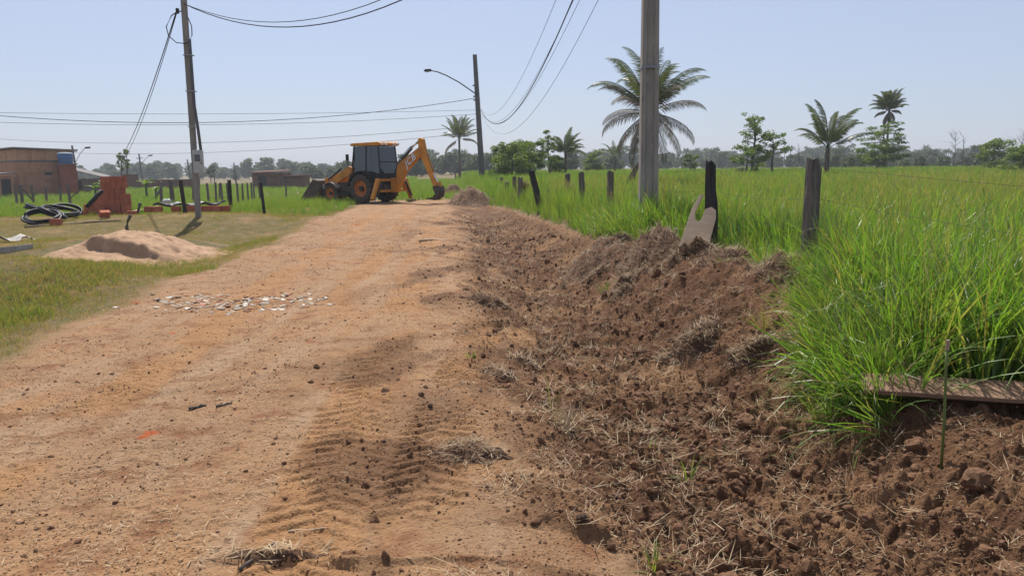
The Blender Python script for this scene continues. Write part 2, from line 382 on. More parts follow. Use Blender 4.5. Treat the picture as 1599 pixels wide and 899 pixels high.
# scatter one uncountable mass: points carry rotation, size and which pattern
def scatter(name, P, R, S, I, protos, label, cat):
    pc = bpy.data.collections.new(name + '_patterns')
    for i, (me) in enumerate(protos):
        o = bpy.data.objects.new('%03d_%s' % (i, name), me); pc.objects.link(o)
    me = bpy.data.meshes.new(name); n = len(P); me.vertices.add(n); me.vertices.foreach_set('co', np.asarray(P, np.float32).ravel())
    a = me.attributes.new('rot', 'FLOAT_VECTOR', 'POINT'); a.data.foreach_set('vector', np.asarray(R, np.float32).ravel())
    a = me.attributes.new('scl', 'FLOAT', 'POINT'); a.data.foreach_set('value', np.asarray(S, np.float32))
    a = me.attributes.new('pick', 'INT', 'POINT'); a.data.foreach_set('value', np.asarray(I, np.int32))
    o = bpy.data.objects.new(name, me); COL.objects.link(o)
    g = bpy.data.node_groups.new(name, 'GeometryNodeTree')
    g.interface.new_socket('Geometry', in_out='INPUT', socket_type='NodeSocketGeometry'); g.interface.new_socket('Geometry', in_out='OUTPUT', socket_type='NodeSocketGeometry')
    gi = g.nodes.new('NodeGroupInput'); go = g.nodes.new('NodeGroupOutput')
    ci = g.nodes.new('GeometryNodeCollectionInfo'); ci.inputs[0].default_value = pc; ci.inputs['Separate Children'].default_value = True; ci.inputs['Reset Children'].default_value = True
    ip = g.nodes.new('GeometryNodeInstanceOnPoints'); ip.inputs['Pick Instance'].default_value = True
    def na(nm, ty):
        k = g.nodes.new('GeometryNodeInputNamedAttribute'); k.data_type = ty; k.inputs[0].default_value = nm; return k.outputs[0]
    g.links.new(gi.outputs[0], ip.inputs['Points']); g.links.new(ci.outputs[0], ip.inputs['Instance'])
    g.links.new(na('pick', 'INT'), ip.inputs['Instance Index'])
    er = g.nodes.new('FunctionNodeEulerToRotation'); g.links.new(na('rot', 'FLOAT_VECTOR'), er.inputs[0]); g.links.new(er.outputs[0], ip.inputs['Rotation'])
    g.links.new(na('scl', 'FLOAT'), ip.inputs['Scale']); g.links.new(ip.outputs[0], go.inputs[0])
    md = o.modifiers.new('scatter', 'NODES'); md.node_group = g
    return tag(o, label, cat, kind='stuff')

# ------------------------------------------------------------------ ground sheet, cut into ground, road and ditch
def axis(dense0, dense1, step, grow, lo, hi):
    a = [dense0]; d = step
    while a[-1] < dense1: a.append(a[-1] + step)
    up = [a[-1]]; d = step
    while up[-1] < hi: d *= grow; up.append(up[-1] + d)
    dn = [a[0]]; d = step
    while dn[-1] > lo: d *= grow; dn.append(dn[-1] - d)
    return np.array(dn[:0:-1] + a + up[1:])
xs = axis(-2.6, 3.3, .0105, 1.018, -950, 950)
ys = [2.2]
while ys[-1] < 950: ys.append(ys[-1] + max(.0095, min(ys[-1] ** 2 / 1700, ys[-1] * .06)))
ys = np.array([-30, -15, -8, -4, -2, -.5, .5, 1.0, 1.4, 1.7, 1.9, 2.0, 2.1] + ys)
GX, GY = np.meshgrid(xs, ys); ny, nx = GX.shape
GZ = height(GX.ravel(), GY.ravel()); msoil, mgreen, ms, me_ = masks(GX.ravel(), GY.ravel()); _, mt = tracks(GX.ravel(), GY.ravel())
V = np.stack([GX.ravel(), GY.ravel(), GZ], 1)
ii = (np.arange(ny - 1)[:, None] * nx + np.arange(nx - 1)[None, :]).ravel()
Q = np.stack([ii, ii + 1, ii + nx + 1, ii + nx], 1)
CQ = np.stack([msoil, mgreen, mt * (1 - msoil) * .8, np.ones_like(mt)], 1)
fs_ = ms[Q[:, 0]]; fy = V[Q[:, 0], 1]; fg = mgreen[Q[:, 0]]; fso = msoil[Q[:, 0]]; fe = me_[Q[:, 0]]
kind = np.zeros(len(Q), int)
kind[(fs_ < -1.2) & (fg < .5) & (fe > -3)] = 1
kind[(fs_ >= -1.2) & (fs_ < grass_edge(fy)) & (fy < 50)] = 2
for k, nm in ((0, 'ground'), (1, 'dirt_road'), (2, 'ditch')):
    q = Q[kind == k]; u, inv = np.unique(q, return_inverse=True)
    o = bpy.data.objects.new(nm, np_mesh(nm, V[u], inv.reshape(q.shape), GROUND, True, {'mask': ('FLOAT_COLOR', CQ[u])})); COL.objects.link(o); tag(o, kind='structure')

# ------------------------------------------------------------------ grass
def blade(mb, tones, base, az, length, width, lean, bend, segs=5, tone=0., twist=0.):
    p = Vector(base); a = lean; st = length / segs; d = Vector((math.cos(az), math.sin(az), 0)); o = len(mb.v)
    side = Vector((-math.sin(az + twist), math.cos(az + twist), 0))
    for i in range(segs + 1):
        t = i / segs; w = width * (.55 + .45 * min(1, t * 3)) * (1 - t ** 2.2) * .5
        if i == segs: mb.v.append(tuple(p)); tones.append(tone)
        else:
            mb.v.append(tuple(p - side * w)); mb.v.append(tuple(p + side * w)); tones += [tone, tone]
        p = p + (d * math.sin(a) + Vector((0, 0, 1)) * math.cos(a)) * st; a += bend / segs * (.4 + 1.3 * t)
    for i in range(segs - 1): mb.f.append((o + 2 * i, o + 2 * i + 1, o + 2 * i + 3, o + 2 * i + 2))
    mb.f.append((o + 2 * segs - 2, o + 2 * segs - 1, o + 2 * segs))
def tuft(seed, n, h, w, spread, lean, bend, dry, m, segs=5, stalk=0):
    r = random.Random(seed); mb = MB(); tn = []
    for _ in range(n):
        a = r.uniform(0, 2 * PI); q = spread * math.sqrt(r.random())
        blade(mb, tn, (q * math.cos(a), q * math.sin(a), -.03), a + r.gauss(0, .7), h * r.uniform(.55, 1.1), w * r.uniform(.7, 1.25), abs(r.gauss(0, lean)), abs(r.gauss(bend, bend * .6)), segs,
              r.uniform(.7, 1) if r.random() < dry else r.random() ** 2 * .35, r.uniform(-.9, .9))
    for _ in range(stalk):
        a = r.uniform(0, 2 * PI); hh = h * r.uniform(1.0, 1.3); blade(mb, tn, (0, 0, 0), a, hh, .005, .08, .25, 4, 1.0)
        for k in range(6): blade(mb, tn, (math.cos(a) * .1 * hh, math.sin(a) * .1 * hh, hh * (.80 + .03 * k)), r.uniform(0, 6.3), .09, .006, .5, .6, 2, 1.0)
    mb.t = tn; return mb.mesh('grass_tuft', m)
def pts_in(n, fx, y0, y1, p=1.0):
    Y = y0 + (y1 - y0) * RNG.random(n) ** p
    return Y
def rots(n, tilt=.12): return np.stack([RNG.normal(0, tilt, n), RNG.normal(0, tilt, n), RNG.uniform(0, 2 * PI, n)], 1)
near_t = [tuft(i, 24, 1.05, .019 + .004 * (i % 2), .085, .22, .85, .18, GRASS, 6, 1 if i in (1, 4) else 0) for i in range(6)] + [tuft(40 + i, 26, 1.15, .017, .09, .42, 1.5, .22, GRASS, 7) for i in range(3)]
mid_t = [tuft(100 + i, 22, .92, .019, .16, .18, .55, .14, GRASS, 4, (3, 2, 0, 1, 0, 0, 0)[i]) for i in range(7)]
far_t = [tuft(200 + i, 24, .88, .035, .36, .16, .45, .12, GRASS, 3) for i in range(6)]
PP, RR, SS_, II = [], [], [], []
def put(X, Y, sc, pick, tilt):
    Z = height(X, Y) - .01; PP.append(np.stack([X, Y, Z], 1)); RR.append(rots(len(X), tilt)); SS_.append(sc); II.append(pick)
def field(y0, y1, dens, picks, smin, smax, tilt):
    xr = y1 * .76 + 1; xl = ditch_x(y1) - .6
    n = int(dens * (xr - xl) * (y1 - y0)); X = RNG.uniform(xl, xr, n); Y = RNG.uniform(y0, y1, n)
    s = X - ditch_x(Y); ge = grass_edge(Y) + .22 * fbm(X * 1.6, Y * 1.6, 2, 301)
    m = (s > ge) & (X < Y * .74 + .8) & ~((X > 2.18) & (Y < 4.93 - (X - 2.25) * .36)); X, Y, s, ge = X[m], Y[m], s[m], ge[m]
    sc = RNG.uniform(smin, smax, len(X)) * (.82 + .30 * fbm(X * .3, Y * .3, 3, 302)) * (.55 + .45 * ss(0, .7, s - ge)) * (.86 + .14 * ss(6, 14, Y))
    pk = RNG.choice(picks, len(X))
    if y1 < 18: pk = np.where((s - ge < .45) & (RNG.random(len(X)) < .6), RNG.integers(6, 9, len(X)), pk)
    put(X, Y, sc, pk, tilt)
field(4.35, 9, 75, list(range(0, 9)), .95, 1.35, .15)
field(9, 17, 36, list(range(0, 6)) + list(range(9, 16)), .9, 1.18, .12)
field(17, 36, 13, list(range(9, 16)), .95, 1.25, .12)
field(36, 70, 4.2, list(range(16, 22)), .95, 1.25, .10)
field(70, 130, 1.5, list(range(16, 22)), 1.0, 1.35, .10)
n = 34; Y = RNG.uniform(4.5, 6.6, n); X = ditch_x(Y) + grass_edge(Y) + RNG.uniform(.12, .4, n); put(X, Y, RNG.uniform(.45, .75, n), RNG.integers(6, 9, n), .1)
RR[-1][:, 1] = RNG.uniform(-1.15, -.45, n); RR[-1][:, 2] = RNG.uniform(-.9, .9, n)
scatter('tall_field_grass', np.concatenate(PP), np.concatenate(RR), np.concatenate(SS_), np.concatenate(II), near_t + mid_t + far_t, 'tall bright green grass filling the field behind the dark fence posts', 'grass')
# grass of the field across the road
PP, RR, SS_, II = [], [], [], []
def lfield(y0, y1, dens, picks, smin, smax):
    x0 = -y1 * .76 - 1; x1 = left_edge(y0) + .5
    n = int(dens * (x1 - x0) * (y1 - y0)); X = RNG.uniform(x0, x1, n); Y = RNG.uniform(y0, y1, n); e = X - left_edge(Y)
    edge = np.interp(X, [-30, -22, -17, -13, -9.5, -8.2, -6], [24.5, 26, 27.0, 27.4, 28.6, 27.0, 30.5]) + .7 * fbm(X * .8, Y * .8, 2, 311)
    m = (Y > edge) & (e < -.35 + .5 * fbm(X * .7, Y * .7, 2, 312)) & (X > -Y * .74 - 1); X, Y, edge = X[m], Y[m], edge[m]
    put(X, Y, RNG.uniform(smin, smax, len(X)) * (.75 + .35 * fbm(X * .25, Y * .25, 3, 313)) * (.6 + .4 * ss(0, 2, Y - edge)), RNG.choice(picks, len(X)), .12)
lfield(22, 40, 13, list(range(0, 7)), .45, .68)
lfield(40, 70, 4.5, list(range(7, 13)), .50, .72)
lfield(70, 140, 1.4, list(range(7, 13)), .6, .9)
# grass at the far end of the road, round the machine
n = 6000; X = RNG.uniform(-16, 14, n); Y = 37 + 73 * RNG.random(n) ** 1.4; s = X - ditch_x(Y); m = (s < grass_edge(Y)) & (X > left_edge(Y) - .5) & (Y > 39.3 + fbm(X * .5, Y * .5, 2, 9) * 1.5)
put(X[m], Y[m], RNG.uniform(.35, .6, m.sum()), RNG.choice(list(range(7, 13)), m.sum()), .12)
scatter('meadow_grass', np.concatenate(PP), np.concatenate(RR), np.concatenate(SS_), np.concatenate(II), mid_t + far_t, 'green meadow grass around the wooden posts, backhoe and brick houses', 'grass')
# short verge grass left of the road
short = [tuft(400 + i, 16, .13, .006, .07, .5, .7, .18, GRASS_DARK, 3) for i in range(5)] + [tuft(420 + i, 12, .11, .005, .08, .8, .6, .85, GRASS_DARK, 3) for i in range(4)]
n = 170000; Y = 4 + 30 * RNG.random(n) ** .8; X = RNG.uniform(-1, 0, n) * (Y * .45 + 3) + left_edge(Y) + .5
e = X - left_edge(Y); g = fbm(X * .55, Y * .55, 4, 321); strip = np.exp(-((e + 1.35) / .65) ** 2) * ss(20, 14, Y)
lush = np.clip(ss(.16, .5, g) * .7 + strip * .62, 0, 1); _, gm, _, _ = masks(X, Y)
m = (X > -Y * .74 - .5) & (gm > .25 + .5 * RNG.random(n)) & (RNG.random(n) < .38 + .6 * lush) & ~((np.abs(X + 8.1) < 1.7) & (np.abs(Y - 16.4) < 1.9))
X, Y, lush = X[m], Y[m], lush[m]; pk = np.where(RNG.random(len(X)) < lush * .75, RNG.integers(0, 5, len(X)), RNG.integers(5, 9, len(X)))
Z = height(X, Y)
scatter('verge_grass', np.stack([X, Y, Z], 1), rots(len(X), .25), RNG.uniform(.5, 1.15, len(X)) * (.75 + .75 * lush), pk, short, 'short patchy green and dry grass on the verge beside the dirt road', 'grass')

ROADC = mat('road_crumb', (.33, .20, .115), (.25, .145, .08), .95, 1.5)
# ------------------------------------------------------------------ loose soil and straw
def clod_mesh(seed, m, sub=2):
    import bmesh
    bm = bmesh.new(); bmesh.ops.create_icosphere(bm, subdivisions=sub, radius=1); r = random.Random(seed)
    off = Vector((r.uniform(-9, 9), r.uniform(-9, 9), r.uniform(-9, 9))); from mathutils import noise as mn
    sx, sy, sz = r.uniform(.8, 1.3), r.uniform(.7, 1.1), r.uniform(.55, .85)
    for v in bm.verts:
        k = 1 + .38 * mn.noise(v.co * 1.1 + off) + .22 * mn.noise(v.co * 2.6 + off) + .10 * mn.noise(v.co * 6 + off)
        v.co = Vector((v.co.x * sx, v.co.y * sy, v.co.z * sz)) * k
    me = bpy.data.meshes.new('clod'); bm.to_mesh(me); bm.free(); me.materials.append(m); return me
clods = [clod_mesh(i, CLODM) for i in range(10)]
n = 70000; Y = 2.4 + 26 * RNG.random(n) ** 1.9; X = ditch_x(Y) + RNG.normal(-.1, 1.25, n)
so, gr_, s, e = masks(X, Y); m = (RNG.random(n) < so * .95 + .004) & (s < grass_edge(Y) + .3) & (s > -3.4)
m &= ~((X > -.5) & (X < .55) & (Y > 2.85) & (Y < 3.25) & (RNG.random(n) > .06))
X, Y = X[m], Y[m]; sz = np.minimum(.004 + RNG.pareto(2.6, len(X)) * .0052, .032)
scatter('loose_soil_crumbs', np.stack([X, Y, height(X, Y) + sz * .05], 1), np.stack([RNG.uniform(0, 6.3, len(X)) for _ in range(3)], 1), sz, RNG.integers(0, 10, len(X)), clods, 'loose brown crumbs of soil thrown up along the ditch', 'soil')
pebs = [clod_mesh(50 + i, CLODM if i % 3 else ROADC, 1) for i in range(6)]
n = 60000; Y = 2.6 + 22 * RNG.random(n) ** 1.5; X = RNG.uniform(0, 1, n) * (ditch_x(Y) - 1.0 - left_edge(Y)) + left_edge(Y)
m = (np.abs(X) < Y * .72 + .3) & (fbm(X * 1.1, Y * .8, 3, 334) > RNG.uniform(-.5, .3, n)); X, Y = X[m], Y[m]; sz = np.minimum(.0028 + RNG.pareto(3, len(X)) * .0024, .015)
scatter('road_grit', np.stack([X, Y, height(X, Y) + sz * .2], 1), rots(len(X), .4), sz, RNG.integers(0, 6, len(X)), pebs, 'small grit and crumbs scattered over the dirt road', 'grit')
def straw_mesh(seed, n, ln, spread, lift, m=STRAW):
    r = random.Random(seed); mb = MB(); tn = []
    for _ in range(n):
        blade(mb, tn, (r.gauss(0, spread), r.gauss(0, spread), r.uniform(.002, .012)), r.uniform(0, 6.3), ln * r.uniform(.4, 1.4), r.uniform(.003, .008), PI / 2 - abs(r.gauss(0, lift)), r.uniform(0, .3), 3, r.random(), r.uniform(-.5, .5))
    mb.t = tn; return mb.mesh('straw', m)
strawp = [straw_mesh(i, 4, .05, .05, .12) for i in range(5)] + [straw_mesh(20 + i, 8, .13, .05, .3) for i in range(4)] + [straw_mesh(40 + i, 14, .20, .05, .55) for i in range(3)]
n = 36000; Y = 2.5 + 30 * RNG.random(n) ** 1.7; X = RNG.uniform(0, 1, n) * (ditch_x(Y) + 2.2 - left_edge(Y)) + left_edge(Y) - .3
so, gr_, s, e = masks(X, Y); g = fbm(X * .9, Y * .7, 4, 331)
pr = np.clip(.05 + ss(.0, .38, g) * .75 + (s > -1.2) * .40, 0, 1); m = (np.abs(X) < Y * .72 + .4) & (RNG.random(n) < pr) & (s < grass_edge(Y) + .5)
m &= ~((X > -.5) & (X < .55) & (Y > 2.85) & (Y < 3.25))
X, Y, s, so = X[m], Y[m], s[m], so[m]; pk = RNG.integers(0, 5, len(X)); q = RNG.random(len(X))
pk = np.where((s > -1.8) & (q < .45), RNG.integers(5, 9, len(X)), pk); pk = np.where((s > -.9) & (q < .07), RNG.integers(9, 12, len(X)), pk)
scatter('straw_litter', np.stack([X, Y, height(X, Y) + .004], 1), rots(len(X), .1), RNG.uniform(.3, .95, len(X)), pk, strawp, 'pale dry straw and stalk litter over road and ditch', 'straw')

# ------------------------------------------------------------------ utility poles
def concrete_pole(name, x, y, h, wb, wt, label, m, lean=(0, 0), rz=0, sink=.5):   # double-T section with recessed webs
    root = empty(name, (x, y, hz(x, y)), rz); root.rotation_euler = (lean[0], lean[1], rz)
    tag(root, label, 'utility pole', 'utility poles along the road')
    mb = MB(); vs = []; n = 0
    levels = [-sink, 0, .06 * h, h * .55, h]
    for z in levels:
        k = max(0, z) / h; w = (wb + (wt - wb) * k) / 2; d = w * .72; r = w * .52
        vs.append([(-w, -d, z), (-r, -d, z), (-r * .8, -d * .62, z), (r * .8, -d * .62, z), (r, -d, z), (w, -d, z), (w, d, z), (r, d, z), (r * .8, d * .62, z), (-r * .8, d * .62, z), (-r, d, z), (-w, d, z)])
    flat = [p for l in vs for p in l]; fs = []
    for i in range(len(levels) - 1):
        for k in range(12): fs.append((i * 12 + k, i * 12 + (k + 1) % 12, (i + 1) * 12 + (k + 1) % 12, (i + 1) * 12 + k))
    fs.append(tuple(range((len(levels) - 1) * 12, len(levels) * 12)))
    mb.add(flat, fs).build('pole', m, root)
    return root
BP = (2.62, 14.6); BPZ = hz(*BP)
bp_ = concrete_pole('utility_pole', BP[0], BP[1], 9.4, .355, .22, 'thick concrete utility pole rising from the grass beside the notched board', CONC, (0, rad(-.35)))
b = MB()
for z in (3.1, 7.85): MB().box(-.165, .165, -.125, .125, z, z + .05).build('steel_band', GALV, bp_)
for k, z in enumerate((7.4, 7.6, 7.8, 8.0, 8.2)): MB().tube([(-.13, -.14, z), (-.13, -.2, z)], .04, 8).build('insulator', WHITE, bp_)
MB().box(-.13, -.125, -.2, .1, 2.5, 2.62).build('number_plate', GALV, bp_)
P2 = (atx(753, 66) - .0, 66.0); P2Z = hz(*P2)
p2 = concrete_pole('utility_pole', P2[0], P2[1], 10.6, .52, .34, 'concrete utility pole with a long curved street lamp arm by the spoil heap', CONC_D, (rad(0), rad(-2.6)))
arm = MB(); A = [Vector((0, -.2, 7.3)), Vector((-1.4, -.45, 8.35)), Vector((-2.5, -.6, 9.0)), Vector((-3.2, -.7, 9.3)), Vector((-3.75, -.75, 9.42))]
arm.tube(A, .05, 8).build('lamp_arm', PVC, p2, True)
hd = MB(); hd.ext([(-4.25, 9.36), (-3.7, 9.34), (-3.62, 9.44), (-3.7, 9.54), (-4.1, 9.55), (-4.27, 9.46)], -.9, -.62); lh = hd.build('lamp_head', DARK, p2, bevel=.02)
MB().box(-4.15, -3.85, -.85, -.67, 9.30, 9.36).build('lamp_lens', PLASTIC, lh)
for z in (8.1, 7.2, 6.9): MB().tube([(-.2, 0, z), (-.34, 0, z)], .07, 8).build('insulator', PVC, p2)
# service pole with meter box
LX, LY = gp(311, 353); LZ = hz(LX, LY)
lp = empty('service_pole', (LX, LY, LZ)); tag(lp, 'slender service pole with meter box and conduit beside the black yard posts', 'service pole')
lp.rotation_euler = (0, rad(.3), 0)
MB().box(-.075, .075, -.06, .06, -.5, 6.32).build('pole', CONC, lp, bevel=.012)
MB().tube([(.24, -.1, 1.95), (.20, -.09, 2.5), (.13, -.075, 3.2), (.12, -.075, 4.95), (.12, -.075, 5.05)], .045, 8).build('conduit', PVC, lp, True)
mbx = MB().box(.02, .30, -.20, -.061, 1.28, 1.95).build('meter_box', PLASTIC, lp, bevel=.02)
MB().box(.08, .24, -.206, -.198, 1.62, 1.82).build('meter_window', GLASS, mbx)
MB().box(.262, .285, -.21, -.20, 1.55, 1.6).build('latch', DARK, mbx)
for z in (2.6, 3.6, 4.6): MB().box(-.085, .175, -.125, .07, z, z + .025).build('strap', GALV, lp)
br = MB().tube([(-.07, 0, 5.82), (-.2, 0, 5.82)], .02, 6).build('bracket', GALV, lp); MB().tube([(-.2, 0, 5.76), (-.2, 0, 5.9)], .05, 8).build('insulator', DARK, br)
lo = MB(); lo.tube([(.12, -.08, 5.0), (.02, -.12, 4.92), (-.25, -.1, 4.95), (-.48, -.05, 5.15), (-.55, 0, 5.4), (-.38, 0, 5.7), (-.2, 0, 5.82)], .014, 6); lo.build('drip_loop', CABLE, lp, True)
lo = MB(); lo.tube([(.12, -.08, 5.02), (.20, -.08, 5.15), (.20, -.06, 5.4), (.12, -.06, 5.62), (.05, -.05, 5.66)], .014, 6); lo.build('drip_loop', CABLE, lp, True)

# ------------------------------------------------------------------ overhead cables
def cable(A, B, a, r, label, n=26, group=None):   # a: extra drop; z follows a parabola through the two ends
    A = Vector(A); B = Vector(B); pts = []
    for i in range(n + 1):
        t = i / n; p = A.lerp(B, t); p.z -= 4 * a * t * (1 - t); pts.append(p - A)
    o = MB().tube(pts, r, 6).build('overhead_cable', CABLE, None, True); o.location = A
    tag(o, label, 'cable', group or 'overhead cables'); return o
lt = (LX - .02, LY, LZ + 6.05)
cable(lt, (BP[0], BP[1] - .1, BPZ + 7.55), 1.88, .014, 'black cable sagging from the service pole top to the thick concrete pole')
cable(lt, (BP[0], BP[1] - .1, BPZ + 7.75), 1.80, .010, 'thinner second cable sagging from the service pole top to the thick concrete pole')
HX, HY = atx(172, 62), 62.0
cable((LX - .2, LY, LZ + 5.82), (HX, HY, 1.9), .9, .016, 'black cable dropping from the service pole towards the banana plant')
cable((LX - .2, LY, LZ + 5.76), (HX + .15, HY, 1.9), 1.05, .012, 'twin thin cable dropping from the service pole towards the banana plant')
def p2z(py): return atz(744, py, 66)
cable((P2[0] - .3, 66, p2z(160)), (BP[0], BP[1] + .1, BPZ + 8.0), 3.55, .020, 'thick sagging cable from the lamp pole up to the thick concrete pole')
for k, (py, zz, sg, xo) in enumerate(((172, 8.15, 2.35, -.3), (176, 7.9, 2.7, .1), (176, 7.7, 2.75, .2), (180, 7.55, 3.3, .55))):
    cable((P2[0], 66, p2z(py)), (BP[0] + xo, BP[1], BPZ + zz), sg, .008, ('topmost thin wire of the span between lamp pole and thick concrete pole', 'second thin wire of the span between lamp pole and thick concrete pole', 'third thin wire of the span between lamp pole and thick concrete pole', 'lowest faint wire of the span between lamp pole and thick concrete pole')[k])
EX, EY = atx(-120, 58), 58.0
for py, pe, sg, r, lb in ((153, 168, 1.55, .026, 'thick black cable from the lamp pole across to the brick house side'), (172, 174, .25, .014, 'nearly level thin wire from the lamp pole across to the brick house side'), (178, 186, .65, .016, 'thin sagging wire under the level one from the lamp pole to the brick house side')):
    cable((P2[0] - .3, 66, p2z(py)), (EX, EY, atz(-120, pe, EY)), sg, r, lb)
for py, pe, Ye, sg, lb in ((196, 212, 95, 1.2, 'faint upper wire running from the lamp pole to the far street poles'), (206, 226, 115, 1.6, 'faint lower wire running from the lamp pole to the far street poles')):
    cable((P2[0], 66, p2z(py)), (atx(-60, Ye), Ye, atz(-60, pe, Ye)), sg, .018, lb)
SPX, SPY = -16.0, -1.5
cable((BP[0], BP[1] - .2, BPZ + 7.8), (SPX, SPY, 5.6), 1.7, .009, 'service drop crossing high over the road from the thick concrete pole')

# ------------------------------------------------------------------ distant street poles
def street_pole(px, ptop, Y, r, label, arm=0, lean=0):
    x = atx(px, Y); g = hz(x, Y); h = atz(px, ptop, Y) - g
    o = empty('street_pole', (x, Y, g)); o.rotation_euler = (0, rad(lean), 0); tag(o, label, 'street pole', 'distant street poles')
    MB().tube([(0, 0, -.4), (0, 0, h)], [r, r * .7], 8).build('pole', CONC_D, o)
    if arm:
        MB().tube([(0, 0, h * .62), (arm * .5, 0, h * .82), (arm * .9, 0, h * .92), (arm, 0, h * .93)], .035, 6).build('lamp_arm', GALV, o)
        MB().box(arm - .1, arm + .45, -.12, .12, h * .91, h * .945).build('lamp_head', DARK, o)
    MB().box(-.5, .5, -.05, .05, h * .86, h * .88).build('cross_arm', CONC_D, o)
street_pole(121.5, 227, 95, .16, 'dark street pole with lamp arm beside the grey shed roof', 1.7, -4)
street_pole(222, 240, 120, .15, 'street pole with a thin arm behind the small banana plant', 1.6, -3)
street_pole(297, 249, 110, .13, 'leaning slim pole behind the service pole meter box', 0, -4)
street_pole(334, 258, 130, .11, 'thin pole rising behind the meadow posts near the low brick house', 0, 0)
street_pole(368, 254, 115, .13, 'tilted pole next to the low brick house roof end', 0, -3)
street_pole(711, 238, 120, .12, 'thin bare pole just beside the tall slender palm trunk', 0, 0)

# ------------------------------------------------------------------ fence posts
def post_mesh(seed, h, w, d, m, top='cut'):
    r = random.Random(seed); mb = MB(); nz = 9; k = 10; vs = []
    ang = [2 * PI * (i + .5) / k for i in range(k)]; prof = [r.uniform(.88, 1.12) for _ in range(k)]
    for j in range(nz + 1):
        z = -.4 + (h + .4) * j / nz
        for i, a in enumerate(ang):
            c, s_ = math.cos(a), math.sin(a); q = 1 / max(abs(c), abs(s_)) ** .7
            f = prof[i] * (1 + r.uniform(-.05, .05)) * (1.08 - .16 * j / nz)
            zz = z + (r.uniform(-.035, .035) if j == nz else 0)
            xx = c * q * w / 2 * f; yy = s_ * q * d / 2 * f
            if top == 'broken' and z > h * .70 and xx > w * .12: xx = w * .12 + (xx - w * .12) * .15
            if top == 'broken' and j == nz and c < 0: zz += .05
            if top == 'chip' and z > h * .9 and xx > w * .25: zz -= .14
            vs.append((xx, yy, zz))
    fs = [(j * k + i, j * k + (i + 1) % k, (j + 1) * k + (i + 1) % k, (j + 1) * k + i) for j in range(nz) for i in range(k)]
    fs.append(tuple(range(nz * k, nz * k + k)))
    mb.add(vs, fs); return mb.mesh('fence_post', m)
def post(x, y, h, w, m, label, group, seed=0, lean=(0, 0), top='cut', d=None):
    o = link_mesh('fence_post', post_mesh(seed, h, w, d or w * .85, m, top), None, (x, y, hz(x, y)), (rad(lean[0]), rad(lean[1]), seed * .7 % .5))
    tag(o, label, 'fence post', group); return o
FP = []
def rpost(px, ptop, Y, wpx, label, m=POSTW, **kw):
    x = atx(px, Y); h = atz(px, ptop, Y) - hz(x, Y); FP.append((x, Y, hz(x, Y))); post(x, Y, h, wpx * Y / F_PX, m, label, 'fence posts along the ditch', **kw)
rpost(1270, 247, 8.1, 26, 'squarish dark fence post with chipped top standing deep in tall grass', seed=1, top='chip', lean=(0, .5))
rpost(1114, 257, 11.2, 19, 'charred fence post with split narrow top behind the notched board', CHAR, seed=2, top='broken', lean=(0, -1.6))
rpost(1014, 264, 16.3, 14, 'charred fence post half hidden behind the thick concrete pole', CHAR, seed=3, lean=(0, -2))
rpost(953, 268, 18.2, 11.5, 'plain dark fence post next after the thick concrete pole', seed=4)
rpost(910.5, 270, 22.0, 9.5, 'slim dark fence post between the plain post and the straw-covered stump', seed=5, lean=(0, -2.5))
rpost(886, 272, 25.5, 9, 'grey fence post rising right behind a heap of dead grass', seed=6)
rpost(812, 277, 30.0, 8, 'fence post beside the leaning dark post under the bushy tree', seed=7)
rpost(803, 276, 33.0, 7, 'small fence post in front of the bushy tree trunk', seed=8)
rpost(791, 284, 36.5, 7, 'short grey fence post swallowed by grass near the bushy tree', seed=9)
for k, (px, Y) in enumerate(((783, 44), (776, 50), (770, 56), (765, 62))): rpost(px, 277.5, Y, 6, 'small far fence post in the grass beyond the bushy tree', seed=10 + k)
x, y = gp(845, 334, .15); post(x, y, 1.28, .19, CHAR, 'dark fence post leaning steeply over the ditch', 'fence posts along the ditch', 15, (0, -14), d=.15)
FP2 = [(4.4, 2.2, hz(4.4, 2.2))] + FP[:13]
for k, zz in enumerate((.55, .88, 1.2)):
    for hseg in (0,):
        pts = []
        for i in range(len(FP2) - 1):
            a = Vector(FP2[i]); b_ = Vector(FP2[i + 1])
            for q in range(6): t = q / 6; p = a.lerp(b_, t); p.z += zz - .12 * t * (1 - t) * (1 + k % 2); p.y -= .07; pts.append(p)
        o = MB().tube(pts, .0016, 4, False).build('barbed_wire', WIRE); tag(o, ('lowest rusty wire strand strung along the ditch-side posts', 'middle rusty wire strand strung along the ditch-side posts', 'top rusty wire strand strung along the ditch-side posts')[k], 'wire', 'fence wires along the ditch')
def lpost(px, ptop, pbase, wpx, label, seed, group, m=POSTW, lean=0, Y=None):
    if Y is None:
        x, Y = gp(px, pbase, 0.1)
        for _ in range(4): x, Y = gp(px, pbase, hz(x, Y))
    else: x = atx(px, Y)
    post(x, Y, atz(px, ptop, Y) - hz(x, Y), wpx * Y / F_PX, m, label, group, seed, (0, lean))
lpost(290, 281, 346, 6.4, 'black yard post casting a shadow next to the service pole', 31, 'black yard posts', CHAR, -3.5)
lpost(361, 281, 330, 5.8, 'thick black yard post beyond the brick-edged pit', 32, 'black yard posts', CHAR)
lpost(413, 285, 334, 4.4, 'slim leaning black yard post at the grassy mound end', 33, 'black yard posts', CHAR, -3.5)
